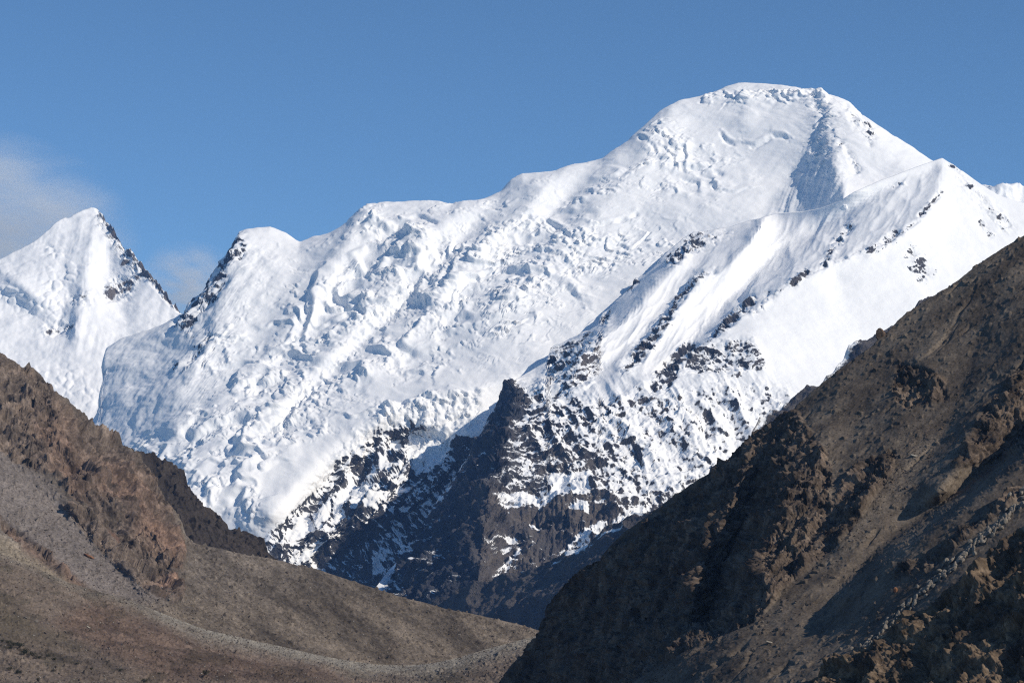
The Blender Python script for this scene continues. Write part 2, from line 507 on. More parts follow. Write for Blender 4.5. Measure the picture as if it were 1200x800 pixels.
h += fbm((q / 2.0, p, X[2]), 420, 5, 90, 0.5) * 34 * (1 - RZ)
h += fbm(X, 900, 3, 91) * 40 * (1 - RZ)
basin = Sheet(4).poly([(100, 400), (205, 370), (300, 280), (340, 300), (240, 470), (180, 540), (90, 520)], 1.0, 20).get(u, v)
h += basin * (fbm(((u * 0.8 + v * 0.6) * 4.1, (v - u) * 0.5, u * 0), 75, 5, 94, 0.62) * 9 + fbm(X, 200, 5, 96, 0.55) * 22)        # wind-smoothed waves along the slope
h += fbm((p / 6, q, q * 0), 70, 3, 93) * 2.4 * (1 - RZ)                # runnels down the fall line
h += fbm(X, 60, 4, 95, 0.5) * 2.4
# the broken edge of the summit ridge and its shaded side
edgy = Sheet(4).stroke([(952, 108), (970, 130), (968, 160), (960, 185)], 16, 1.0).stroke([(975, 180), (985, 205)], 10, 0.5).get(u, v)
h += edgy * (fbm(X, 90, 5, 97, 0.6) * 22 + facets(X, 46, 98) * 9)
wedge = Sheet(4).poly([(975, 170), (990, 235), (895, 262), (950, 185)], 1.0, 10).get(u, v)
h += wedge * (fbm(((u * 0.85 + v * 0.35) * 4.1, (v - u) * 0.4, u * 0), 60, 4, 99, 0.55, ridged=True) * 9)
cliff = np.clip(RZ, 0, 1)
rr = fbm(T.X(1, 1, 1.9), 230, 7, 110, 0.52, ridged=True)
h += cliff * (fbm(((u * 0.80 + v * 0.60) * 4.1, (v * 0.8 - u * 0.6) * 0.9, X[2] * 0.3), 190, 5, 119, 0.55, ridged=True) * 40 + rr * 30 + facets(T.X(1, 1, 1.6), 80, 121) * 20 + facets(X, 34, 122) * 9 + fbm(X, 60, 5, 120, 0.55) * 9)
icecliff = Sheet(4).poly([(560, 460), (470, 475), (430, 500), (395, 528), (360, 575), (400, 560), (450, 520), (500, 512), (560, 500)], 1.0, 10).get(u, v)
h += icecliff * (fbm((u * 4, u * 0, v * 1.2), 55, 4, 123, 0.6, ridged=True) * 6 + facets(X, 55, 124) * 16 + facets(X, 24, 125) * 8 + fbm(X, 90, 5, 126, 0.6) * 16)
T.push(h)
T.renormal()
nz, nx = T.N[..., 2], T.N[..., 0]
patch = fbm(T.X(1, 1, 1.3), 80, 6, 130, 0.65)
snowlit = Sheet(2)                                   # snowfields lying among the cliffs
for pts in ([(485, 508), (505, 500), (530, 510), (525, 530), (508, 545), (490, 545), (480, 530)], [(445, 545), (415, 560), (405, 575), (415, 590), (430, 575)],
            [(385, 585), (350, 605), (335, 625), (345, 632), (375, 610)], [(400, 575), (390, 590), (390, 605), (402, 595)], [(400, 625), (372, 632), (345, 655), (350, 660), (380, 640)],
            [(445, 580), (420, 590), (440, 595)], [(545, 455), (500, 465), (520, 500), (560, 490), (590, 460)]):
    snowlit.poly(pts, 1.0, 5)
SL = snowlit.get(u, v)
low_dark = sstep(560, 680, v + (u - 450) * 0.35)
rock = np.where(RZ > 0.03, RZ * 0.72 - 0.19 + low_dark * 0.16 + 1.4 * patch + 0.8 * (0.52 - nz) - 0.45 * nx - SL * 0.8 - icecliff * 0.5, 0)
tone = lerp3((0.042, 0.047, 0.060), (0.085, 0.084, 0.090), np.clip(0.5 + patch, 0, 1))
ob = T.build('snow_mountain', M_SNOW, {'rock': rock, 'tone': tone})
tag(ob, 'huge snow and glacier covered mountain with a rounded summit, broken ice across its whole face', 'mountain', 'structure')

# ------------------------------------------------------------------ front spur of the mountain
sky_spur = [(420, 715), (455, 668), (480, 640), (500, 605), (522, 572), (541, 545), (556, 520), (570, 494), (584, 470), (591, 452), (597, 440), (603, 447), (610, 440),
            (625, 432), (640, 424), (645, 408), (652, 404), (665, 398), (690, 386), (700, 380), (706, 366), (715, 360), (735, 340), (745, 328), (760, 318), (776, 300), (785, 292), (800, 280),
            (812, 272), (830, 270), (855, 266), (880, 258), (912, 250), (940, 248), (960, 244), (985, 235), (1000, 225), (1030, 212), (1050, 205), (1070, 197), (1090, 190),
            (1104, 185), (1112, 190), (1130, 202), (1150, 216), (1170, 229), (1200, 238), (1260, 262), (1400, 330)]
def D0_spur(u, v):
    return 7500.0 + (700.0 - v) * 5.2
def gap(u, v, g):
    uu, vv = np.array([float(u)]), np.array([float(v)])
    return float(D_main(uu, vv)[0] - g - D0_spur(uu, vv)[0])
edge_line = [(uu, vv, gap(uu, vv, g)) for uu, vv, g in ((456, 668, 250), (500, 605, 330), (541, 545, 380), (570, 494, 380), (597, 440, 360), (625, 432, 260), (645, 408, 200), (665, 398, 140), (706, 366, 90),
             (745, 328, 80), (785, 292, 90), (812, 272, 90), (855, 266, 40), (912, 250, 0), (960, 244, 90), (1000, 225, 130), (1050, 205, 190), (1104, 185, 330))]
E = {(a, b): c for a, b, c in edge_line}
c_top = edge_line[-1][2]
spur_lines = [
    edge_line,
    [(1104, 185, c_top), (1150, 216, c_top + 60), (1200, 238, c_top + 120), (1360, 300, c_top + 300)],
    # main crest of the spur, from its peak down to the left
    [(1104, 187, c_top), (1103, 205, c_top - 60), (1100, 222, c_top - 120), (1080, 255, c_top - 190), (1050, 277, c_top - 220), (1030, 288, c_top - 230), (1000, 299, c_top - 250), (965, 312, c_top - 270), (935, 326, c_top - 290), (900, 350, c_top - 310),
     (878, 362, c_top - 320), (850, 385, c_top - 330), (830, 402, c_top - 330), (805, 420, c_top - 330), (780, 436, c_top - 320), (755, 452, c_top - 310), (720, 466, c_top - 300), (690, 470, c_top - 270)],
    # hollow on its shaded side
    [(1094, 197, c_top + 10), (1060, 212, c_top - 5), (1020, 232, c_top + 45), (990, 249, c_top + 110), (955, 264, c_top + 210), (925, 282, c_top + 210), (890, 312, c_top + 140), (858, 345, c_top + 60), (832, 375, c_top - 20), (812, 400, c_top - 80), (792, 420, c_top - 150), (770, 435, c_top - 190)],
    # bright shoulder and second rib
    [(895, 254, 220), (878, 285, 150), (860, 310, 110), (838, 318, 90), (822, 326, 60), (808, 345, 30), (795, 362, 10), (778, 388, -20), (760, 410, -50), (742, 428, -80), (720, 445, -110)],
    [(815, 318, 200), (798, 340, 190), (782, 358, 170), (762, 380, 150), (742, 400, 110), (722, 418, 60), (706, 435, 20)],
    # third rib along the glacier's edge
    [(800, 300, 220), (770, 330, 190), (740, 360, 130), (715, 385, 80), (695, 400, 40), (680, 420, -20), (668, 440, -60)],
    # pinnacle buttress
    [(598, 442, E[(597, 440)] - 20), (601, 470, -10), (594, 495, -60), (583, 525, -110), (574, 550, -150), (568, 585, -200), (565, 620, -240), (562, 660, -270), (556, 710, -300), (552, 760, -320)],
    [(574, 497, 180), (553, 545, 160), (530, 590, 170), (505, 640, 180), (480, 690, 170), (462, 740, 160)],
    [(635, 450, 20), (630, 490, -60), (622, 520, -100), (610, 560, -120), (600, 620, -120), (590, 680, -140), (580, 750, -150)],
    # right face of the spur
    [(670, 480, -110), (690, 520, -170), (710, 560, -190), (720, 600, -180), (700, 660, -180)],
    [(790, 460, -230), (800, 500, -220), (810, 540, -200), (820, 580, -180)],
    [(880, 400, -230), (900, 450, -180), (930, 500, -110), (960, 540, -60)],
    [(980, 320, c_top - 220), (1000, 370, c_top - 160), (1020, 420, c_top - 90), (1040, 460, c_top - 30)],
    [(1115, 215, c_top - 40), (1130, 260, c_top - 10), (1160, 320, c_top + 40), (1200, 380, c_top + 120)],
    [(1040, 300, c_top - 190), (1060, 350, c_top - 110), (1090, 400, c_top - 40)],
    [(700, 860, -160), (900, 860, 0), (1300, 700, 200)],
]
R_spur = membrane(spur_lines, 1)
def D_spur(u, v):
    return D0_spur(u, v) + R_spur.get(u, v)
T = Terrain(sky_spur, [(420, 760), (560, 760), (700, 730), (800, 690), (900, 640), (1060, 580), (1400, 640)], 420, 1260, 1.1, 480, D_spur, 1.0,
            ((25, 25), (60, 90), (120, 300), (300, 800)), wide=(0, 620))
u, v = T.u, T.v
X = T.X()
rz = Sheet(2)
rz.poly([(597, 440), (640, 440), (690, 465), (755, 452), (800, 455), (850, 480), (880, 520), (880, 640), (700, 760), (430, 760), (470, 650), (540, 545)], 0.55, 14)
rz.poly([(575, 480), (640, 470), (680, 500), (720, 540), (730, 590), (600, 600), (545, 580)], 0.68, 20)
rz.poly([(597, 440), (612, 448), (625, 470), (600, 500), (590, 540), (580, 560), (565, 700), (545, 760), (420, 760), (470, 650), (540, 545), (575, 480)], 1.0, 6)
rz.poly([(530, 545), (600, 590), (700, 590), (760, 595), (830, 560), (860, 560), (760, 640), (640, 720), (500, 760), (450, 740)], 0.92, 14)
rz.poly([(640, 425), (648, 404), (690, 384), (706, 392), (706, 430), (690, 450), (660, 460), (625, 452)], 0.60, 9)
rz.stroke([(712, 358), (708, 375)], 5, 0.9)
rz.stroke([(745, 328), (738, 338)], 4, 0.9)
rz.poly([(776, 308), (790, 290), (806, 272), (850, 266), (858, 276), (835, 285), (812, 296), (790, 312)], 0.80, 6)
rz.stroke([(822, 324), (800, 343), (788, 362)], 5, 0.9)
rz.stroke([(788, 365), (768, 392), (750, 412), (735, 432)], 8, 0.78)
rz.stroke([(882, 351), (860, 370), (838, 392)], 5, 0.9)
rz.stroke([(900, 345), (885, 365)], 5, 0.5)
rz.poly([(755, 452), (775, 428), (795, 412), (808, 402), (820, 405), (800, 425), (785, 450), (765, 455)], 0.85, 5)
rz.stroke([(1105, 224), (1092, 237), (1078, 250)], 3, 0.8)
rz.stroke([(1050, 272), (1035, 285), (1020, 293)], 6, 0.75)
rz.stroke([(995, 262), (980, 285), (968, 305)], 6, 0.62)
rz.stroke([(945, 318), (930, 332)], 4, 0.8)
rz.stroke([(1060, 215), (1040, 222)], 2.5, 0.42)
rz.poly([(800, 410), (880, 395), (900, 430), (860, 440), (800, 435)], 0.58, 8)
rz.poly([(790, 455), (850, 440), (920, 450), (950, 500), (900, 540), (830, 560)], 0.47, 14)
rz.stroke([(1070, 300), (1085, 320)], 8, 0.47)
rz.stroke([(1118, 195), (1140, 225), (1180, 265)], 8, 0.40)
rz.stroke([(1150, 260), (1160, 272)], 5, 0.5)
crestline = [(1104, 222), (1080, 255), (1050, 276), (1030, 288), (1000, 299), (965, 312), (935, 326), (900, 350), (878, 362), (850, 385), (830, 402), (805, 420)]
rz.stroke(crestline, 2.6, 0.42)
rz.stroke([(838, 316), (822, 325), (806, 342), (793, 360), (776, 386), (758, 408), (740, 428)], 3.5, 0.5)
rz.stroke([(800, 282), (776, 302), (745, 330), (715, 360), (692, 388), (660, 402)], 2.6, 0.45)
RZ = rz.get(u, v)
h = fbm(X, 300, 3, 201) * 14 * (1 - RZ)
fl = Sheet(4).poly([(1100, 195), (985, 240), (900, 256), (830, 320), (720, 420), (760, 440), (900, 345), (1060, 270)], 1.0, 14)
fl.poly([(850, 280), (720, 370), (690, 420), (740, 430), (800, 350)], 1.0, 10)
FL = fl.get(u, v)
qq = (u * 0.86 + v * 0.5) * 4.0; pp = (-u * 0.5 + v * 0.86) * 4.0
h += fbm((qq, pp / 12, qq * 0), 90, 5, 205, 0.58) * 8 * FL * (0.4 + sstep(-0.2, 0.3, fbm(X, 350, 3, 206)))
qr = (u * 0.86 - v * 0.5) * 4.0; pr = (u * 0.5 + v * 0.86) * 4.0
gullied = Sheet(4).poly([(620, 460), (780, 440), (900, 440), (960, 500), (900, 560), (800, 600), (640, 600)], 1.0, 30).get(u, v)
h += fbm((qr, pr / 4, qr * 0), 130, 5, 207, 0.5, ridged=True) * 12 * gullied
h += fbm(X, 50, 5, 209, 0.55) * 2.4 + fbm(X, 160, 4, 210, 0.5) * 5
cliff = np.clip(RZ, 0, 1)
rr = fbm(T.X(1, 1, 1.4), 170, 7, 211, 0.54, ridged=True)
h += cliff * (rr * 26 + facets(T.X(1, 1, 1.5), 70, 212) * 20 + facets(X, 30, 213) * 9 + fbm(X, 40, 5, 214, 0.6) * 8)
# cliff bands: ledges stepping up the rock
wall = Sheet(4).poly([(540, 560), (620, 570), (700, 580), (760, 590), (840, 560), (850, 570), (740, 640), (640, 690), (540, 740), (545, 640)], 1.0, 16).get(u, v)
zz = T.P[..., 2] + fbm(X, 420, 5, 215, 0.55) * 120
for wl_, am in ((120, 44), (52, 16)):
    st = zz / wl_ - np.floor(zz / wl_)
    h += np.clip(cliff - 0.35, 0, 0.5) * (0.35 + 0.9 * wall) * (sstep(0.0, 0.25, st) - st) * -am
h += FL * fbm((qq, pp / 5, X[2] * 0.3), 210, 4, 216, 0.5, ridged=True) * 15
h += wall * fbm((u * 3.0, u * 0, v * 0.6), 36, 4, 217, 0.55, ridged=True) * 8
flank = Sheet(2).poly([(600, 455), (592, 500), (574, 560), (560, 640), (548, 740), (420, 760), (470, 650), (540, 545), (578, 485)], 1.0, 10).get(u, v)
h += flank * (fbm(((u * 0.9 + v * 0.45) * 3.4, (v - u) * 0.6, X[1] * 0.25), 110, 6, 219, 0.58, ridged=True) * 34 + facets(X, 60, 220) * 18)
h += gullied * (1 - 0.3 * wall) * fbm((qr, pr / 2.5, X[2] * 0.5), 260, 4, 218, 0.5, ridged=True) * 22
h *= 0.35 + 0.65 * sstep(0, 16, T.below)
T.push(h)
T.renormal()
nz = T.N[..., 2]
patch = fbm(T.X(1, 1, 1.2), 44, 6, 221, 0.70)
streak = fbm((qr, pr / 3.5, qr * 0), 34, 4, 222, 0.62)
sn = Sheet(2)
for pts in ([(608, 442), (640, 428), (645, 440), (640, 452), (612, 452)], [(655, 640), (690, 612), (720, 602), (762, 590), (760, 596), (720, 612), (690, 632), (665, 645)],
            [(600, 650), (610, 640), (604, 665), (575, 675)], [(620, 608), (642, 602), (648, 610), (625, 614)], [(570, 626), (605, 620), (605, 628), (575, 630)],
            [(580, 575), (640, 570), (680, 580), (600, 592)], [(640, 560), (690, 550), (690, 580), (650, 585)], [(560, 642), (600, 640), (598, 645)], [(668, 590), (688, 588), (690, 598), (672, 600)]):
    sn.poly(pts, 1.0, 3)
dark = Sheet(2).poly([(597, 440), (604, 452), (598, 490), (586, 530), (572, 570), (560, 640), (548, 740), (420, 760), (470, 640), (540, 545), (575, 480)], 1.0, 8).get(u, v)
right_face = sstep(640, 760, u)
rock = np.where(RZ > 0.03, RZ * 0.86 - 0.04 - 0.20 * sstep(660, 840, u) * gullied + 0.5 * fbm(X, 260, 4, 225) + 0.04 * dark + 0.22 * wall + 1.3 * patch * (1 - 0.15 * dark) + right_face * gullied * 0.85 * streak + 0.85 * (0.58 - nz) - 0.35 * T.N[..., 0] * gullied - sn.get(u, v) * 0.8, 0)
tone = lerp3((0.045, 0.050, 0.064), (0.120, 0.106, 0.098), np.clip(0.35 + 0.5 * wall + 0.8 * fbm(X, 200, 4, 223) - 0.4 * dark, 0, 1))  # rock colour also painted darker on the buttress's shaded left face
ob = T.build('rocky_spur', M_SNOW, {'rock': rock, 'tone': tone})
tag(ob, 'snowy spur in front of the big mountain, with a dark rock pinnacle and cliffs at its lower end', 'mountain spur', 'structure')

# ------------------------------------------------------------------ pointed snow peak at the left
sky_peak = [(-300, 420), (-160, 350), (-60, 318), (0, 304), (12, 296), (25, 290), (40, 282), (52, 273), (70, 258), (76, 254), (80, 255), (98, 246), (106, 243), (114, 243),
            (122, 255), (132, 268), (140, 280), (150, 290), (160, 302), (172, 316), (184, 330), (194, 342), (204, 354), (214, 366), (240, 385), (280, 420)]
def D0_peak(u, v):
    return 13500.0 + (300.0 - v) * 6.4
peak_lines = [
    [(-160, 350, 100), (0, 304, 60), (52, 273, 0), (110, 243, 0)],
    [(110, 243, 0), (122, 257, -30), (140, 281, -60), (160, 303, -80), (184, 331, -60), (214, 366, 0)],
    [(112, 246, -10), (108, 275, -70), (102, 310, -90), (95, 350, -80), (88, 390, -60)],
    [(50, 276, 20), (62, 300, -30), (75, 320, -20), (80, 345, 20), (70, 390, 60)],
    [(125, 290, 0), (130, 320, 40), (140, 350, 60), (150, 390, 60)],
    [(0, 312, 0), (20, 330, -60), (40, 345, -70), (60, 355, -20)],
    [(0, 350, 70), (30, 365, 60), (60, 380, 40)],
    [(-160, 560, 100), (100, 500, 40), (240, 500, 120)],
]
R_peak = membrane(peak_lines, 1)
T = Terrain(sky_peak, [(-300, 560), (300, 560)], -90, 260, 1.15, 250, lambda a, b: D0_peak(a, b) + R_peak.get(a, b), 1.0, wide=(500, 0))
u, v = T.u, T.v
X = T.X()
rz = Sheet(2)
rz.poly([(113, 243), (120, 262), (140, 285), (165, 318), (200, 356), (214, 366), (200, 345), (150, 288), (125, 256)], 1.0, 4)
rz.poly([(118, 335), (140, 322), (160, 330), (150, 350), (125, 355)], 0.62, 6)
rz.stroke([(118, 255), (135, 275), (145, 295), (160, 320)], 8, 0.62)
rz.stroke([(55, 385), (80, 382)], 8, 0.62)
rz.stroke([(85, 350), (105, 350)], 9, 0.5)
rz.stroke([(58, 290), (62, 296)], 3, 0.5)
RZ = rz.get(u, v)
streak = (u * 0.97 + v * 0.25) * 4.9
h = fbm(X, 380, 5, 301, 0.55) * 42
h += fbm((streak, v * 0.5, u * 0), 55, 4, 303, 0.6) * 7.0 * (0.3 + sstep(-0.2, 0.3, fbm(X, 400, 3, 302)))
ice = Sheet(4).stroke([(-20, 330), (20, 345), (55, 360), (70, 330)], 18, 1.0).stroke([(60, 300), (85, 305), (80, 325)], 12, 0.8).stroke([(60, 440), (100, 460)], 20, 0.8).get(u, v)
d1, d2, ci = cells(u / 11 + 0.4 * fbm(X, 60, 2, 305), v / 8, 3)
h += ice * (np.minimum(d2 - d1, 0.4) * 40 * ci)
h += RZ * (fbm(X, 120, 6, 307, 0.55, ridged=True) * 52 + facets(X, 50, 308) * 14) + fbm(X, 50, 4, 309) * 3
T.push(h); T.renormal()
patch = fbm(T.X(), 90, 5, 311, 0.62)
rock = np.where(RZ > 0.02, RZ * 0.75 + (0.5 - T.N[..., 2]) * 0.6 + patch * 1.3 - 0.14, 0)
tone = lerp3((0.10, 0.10, 0.105), (0.15, 0.13, 0.115), np.clip(0.5 + patch, 0, 1))
ob = T.build('snow_peak', M_SNOW, {'rock': rock, 'tone': tone})
tag(ob, 'separate pointed snow peak at the far left with a dark rock ridge falling to its right', 'peak', 'structure')

# ------------------------------------------------------------------ far snow ridge at the right
T = Terrain([(1060, 260), (1100, 235), (1135, 220), (1152, 214), (1165, 216), (1180, 212), (1192, 215), (1210, 219), (1260, 208), (1330, 250)], [(1060, 330), (1330, 330)], 1080, 1310, 1.3, 90,
            lambda a, b: 14200 + (250 - b) * 6.0 + 40 * np.sin(a / 9.0), 1.0, wide=(0, 600))
T.push(fbm(T.X(), 220, 6, 401, ridged=True) * 30)
T.renormal()
ob = T.build('snow_ridge', M_SNOW, {'rock': fbm(T.X(), 100, 4, 403) * 0.5 - 0.1, 'tone': lerp3((0.1, 0.1, 0.1), (0.12, 0.12, 0.12), T.t)})
tag(ob, 'distant low snow ridge just showing behind the spur at the right edge', 'ridge', 'structure')

# ------------------------------------------------------------------ bare shaded slope at the mountain's foot
sky_foot = [(380, 760), (480, 716), (510, 706), (540, 694), (575, 680), (610, 663), (650, 645), (690, 628), (730, 612), (770, 594), (800, 575), (820, 562), (840, 548), (856, 538), (872, 522), (884, 500), (896, 486), (910, 478),
            (925, 466), (940, 458), (955, 448), (968, 436), (985, 420), (1000, 404), (1015, 394), (1040, 380), (1120, 330), (1300, 250)]
T = Terrain(sky_foot, [(380, 800), (640, 800), (800, 770), (1000, 740), (1300, 720)], 420, 1160, 1.2, 300,
            lambda a, b: 6500 + (700 - b) * 3.4 - (a - 640) * 3.6 + np.clip(a - 850, 0, 400) * 3.0, 1.0, ((30, 10), (120, 80), (400, 400)), wide=(0, 500))
u, v = T.u, T.v
X = T.X()
h = fbm(X, 300, 6, 501, 0.55, ridged=True) * 36 + fbm(X, 60, 5, 503, 0.6) * 8
pq = (u * 0.5 + v * 0.86) * 2.6
h += fbm((pq, u * 0.4, u * 0), 60, 4, 504) * 9
T.push(h); T.renormal()
pt = fbm(X, 110, 5, 505, 0.6)
strip = Sheet(2)
strip.stroke([(690, 640), (710, 630), (735, 618)], 3, 0.8).stroke([(740, 605), (752, 602)], 3, 0.9)
strip.stroke([(662, 645), (700, 622), (760, 592)], 5, 0.9).stroke([(575, 672), (600, 655), (606, 662)], 6, 0.8)
strip.stroke([(640, 655), (655, 650)], 3, 0.7).stroke([(880, 512), (896, 490), (920, 470)], 5, 0.8).stroke([(960, 445), (1005, 402)], 6, 0.7)
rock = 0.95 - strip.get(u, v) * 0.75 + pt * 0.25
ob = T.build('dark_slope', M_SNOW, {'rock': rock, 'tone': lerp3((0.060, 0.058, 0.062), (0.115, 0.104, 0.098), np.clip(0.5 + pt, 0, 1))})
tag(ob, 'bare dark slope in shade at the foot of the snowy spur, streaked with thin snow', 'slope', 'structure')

# ------------------------------------------------------------------ dark middle ridge behind the left hillside
sky_mid = [(60, 480), (120, 512), (150, 522), (165, 530), (180, 533), (192, 540), (205, 547), (216, 552), (220, 566), (232, 582), (246, 596), (256, 602), (264, 608), (275, 618), (285, 622), (296, 628),
           (306, 634), (316, 648), (326, 658), (334, 664), (350, 672), (420, 700)]
T = Terrain(sky_mid, [(60, 720), (420, 740)], 90, 400, 0.9, 220, lambda a, b: 4000 + (660 - b) * 2.3 + (a - 250) * 0.9, 1.0, ((10, 6), (50, 40), (200, 200)))
u, v = T.u, T.v
X = T.X()
h = fbm((T.P[..., 0], T.P[..., 1], T.P[..., 2] / 2.4), 60, 6, 601, 0.55, ridged=True) * 9 + facets((T.P[..., 0], T.P[..., 1], T.P[..., 2] / 2), 24, 602) * 7 + facets(X, 10, 604) * 2.5 + fbm(X, 20, 4, 603, 0.6) * 3
T.push(h); T.renormal()
pt = fbm(X, 50, 5, 605, 0.6)
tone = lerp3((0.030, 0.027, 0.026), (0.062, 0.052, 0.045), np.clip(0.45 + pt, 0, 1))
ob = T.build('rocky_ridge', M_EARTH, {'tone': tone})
tag(ob, 'dark crumbling rock ridge rising just behind the brown left hillside', 'ridge', 'structure')

# ------------------------------------------------------------------ brown left hillside
sky_left = [(-200, 330), (-60, 392), (-20, 405), (0, 414), (10, 420), (20, 424), (28, 430), (34, 424), (40, 434), (48, 440), (55, 450), (62, 458), (70, 462), (80, 470), (92, 480), (105, 492), (118, 502), (130, 510), (142, 518), (155, 526),
            (165, 536), (175, 552), (185, 570), (195, 585), (205, 600), (212, 612), (218, 626), (226, 634), (250, 640), (290, 650), (330, 657), (345, 662), (370, 668), (400, 678), (440, 690), (480, 702), (520, 712), (560, 720), (600, 730), (630, 738), (700, 760)]
def D0_left(u, v):
    return 2950.0 + (735 - v) * 1.9 + (u - 300) * 0.85
left_lines = [
    [(-160, 370, 0), (0, 414, 0), (105, 492, 20), (165, 536, 30), (218, 626, 30)],
    [(60, 458, -20), (80, 520, -40), (110, 560, -45), (150, 590, -45), (190, 625, -30), (212, 660, -10)],
    [(0, 470, -10), (40, 530, -25), (80, 590, -30), (120, 640, -25), (170, 690, -30), (205, 705, -25)],
    [(-100, 500, -10), (0, 545, -10), (60, 590, -8), (110, 640, -6), (160, 690, -6)],
    [(140, 640, 5), (180, 660, 0), (230, 700, 12), (260, 720, 12)],
    [(218, 630, 30), (260, 650, -10), (340, 664, 0), (440, 690, 10), (560, 720, 20), (640, 740, 30)],
    [(240, 700, 10), (320, 730, 0), (420, 755, 0), (540, 765, 10)],
    [(-160, 860, 0), (300, 860, 0), (700, 860, 0)],
]
R_left = membrane(left_lines, 2)
D_left = lambda a, b: D0_left(a, b) + R_left.get(a, b)
T = Terrain(sky_left, [(-200, 840), (700, 850)], -100, 690, 0.95, 430, D_left, 1.0, ((8, 3), (40, 25), (200, 180), (500, 500)), wide=(560, 400))
u, v = T.u, T.v
X = T.X()
cr = Sheet(2)
cr.poly([(-160, 360), (0, 410), (60, 455), (165, 535), (215, 620), (216, 672), (160, 650), (110, 600), (60, 560), (0, 530), (-160, 470)], 1.0, 14)
cr.poly([(70, 590), (110, 600), (140, 640), (175, 655), (205, 668), (216, 700), (205, 712), (170, 690), (120, 650)], 0.85, 10)
cr.stroke([(0, 610), (40, 640), (90, 685)], 9, 0.7)
CR = cr.get(u, v)
CR = sstep(0.36, 0.66, CR * 0.9 + 0.55 * fbm(X, 80, 5, 700, 0.6) + 0.02)
h = CR * (2.5 + fbm(((u * 0.86 - v * 0.35) * 1.1, (v * 0.86 + u * 0.35) * 0.3, X[2] * 0.1), 30, 5, 699, 0.55, ridged=True) * 3 + fbm(T.X(1, 1, 1.2), 85, 7, 701, 0.56, ridged=True) * 13 + facets(T.X(1, 1, 1.2), 44, 702) * 12 + facets(X, 19, 703) * 7 + facets(X, 8, 704) * 3.4 + fbm(X, 14, 5, 706, 0.65) * 2.6)
fallq = (u * 0.62 - v * 0.78) * 1.1
h += (1 - CR) * (fbm((fallq, (u + v) * 0.12, u * 0), 26, 4, 705, 0.55) * 2.0 + fbm(X, 9, 4, 707, 0.65) * 1.2 + fbm(X, 110, 3, 708) * 5 + np.clip(facets(X, 6, 710) - 0.22, 0, 1) * 5)
T.push(h); T.renormal()
pt = fbm(X, 45, 6, 709, 0.66); pw = fbm(X, 180, 4, 711)
st = fbm((fallq, (u + v) * 0.15, u * 0), 30, 4, 713, 0.6)
rockc = lerp3((0.064, 0.055, 0.049), (0.195, 0.156, 0.130), np.clip(0.45 + 1.3 * pt, 0, 1))
red = Sheet(4).stroke([(60, 500), (90, 570), (140, 560), (205, 640)], 22, 0.9).stroke([(190, 690), (212, 668)], 16, 1.0).stroke([(10, 620), (80, 680)], 8, 0.8).get(u, v)
rockc = lerp3((0, 0, 0), (1, 1, 1), 1 - 0 * red) * rockc * (1 + red[..., None] * np.array([0.16, -0.06, -0.15], np.float32) * np.clip(0.6 + pt[..., None], 0, 1))
screec = lerp3((0.064, 0.056, 0.049), (0.168, 0.146, 0.126), np.clip(0.5 + 1.5 * st + 0.5 * pw + 0.6 * fbm(X, 14, 4, 715, 0.65), 0, 1))
run = fbm(((v * 0.90 - u * 0.42) * 1.1, (u * 0.90 + v * 0.42) * 0.10, u * 0), 15, 5, 730, 0.62)      # stone runs down the slope
grain = fbm(X, 4.5, 3, 731, 0.7)
screec = screec * (1 + 0.55 * run + 0.45 * grain)[..., None]
fan = Sheet(3).poly([(-90, 470), (0, 515), (60, 565), (115, 640), (200, 702), (180, 708), (100, 690), (30, 655), (-90, 620)], 1.0, 9).get(u, v)[..., None]
screec = screec * (1 - fan) + np.array([0.150, 0.134, 0.126], np.float32) * (1 + 0.3 * st + 0.3 * run + 0.25 * grain)[..., None] * fan
tanf = Sheet(3).poly([(-90, 600), (0, 622), (35, 645), (100, 692), (70, 692), (0, 662), (-90, 640)], 0.9, 9).get(u, v)[..., None]
screec = screec * (1 - tanf) + np.array([0.205, 0.178, 0.140], np.float32) * (1 + 0.3 * run + 0.2 * grain)[..., None] * tanf
ruddy = Sheet(3).stroke([(120, 625), (150, 635), (172, 645)], 9, 0.8).stroke([(30, 640), (60, 660), (95, 690)], 7, 0.7).get(u, v)[..., None]
screec = screec * (1 - ruddy) + np.array([0.12, 0.075, 0.058], np.float32) * (1 + 0.5 * grain)[..., None] * ruddy
low = sstep(650, 720, v + (u - 400) * 0.1)
screec = lerp3((1, 1, 1), (0.88, 0.86, 0.82), low) * screec
tone = rockc * (1 + 0.4 * facets(X, 13, 720) + 0.4 * facets(X, 5, 721))[..., None] * CR[..., None] + screec * (1 - CR[..., None]) * (1 + 0.25 * facets(X, 5, 722) + 0.35 * sstep(0.3, 0.8, fbm((fallq, (u + v) * 0.1, u * 0), 22, 4, 723, 0.5, ridged=True)))[..., None]
ob = T.build('rocky_hillside', M_EARTH, {'tone': tone})
tag(ob, 'brown hillside at the left, craggy reddish rock above long grey scree slopes', 'hillside', 'structure')
T_left = T

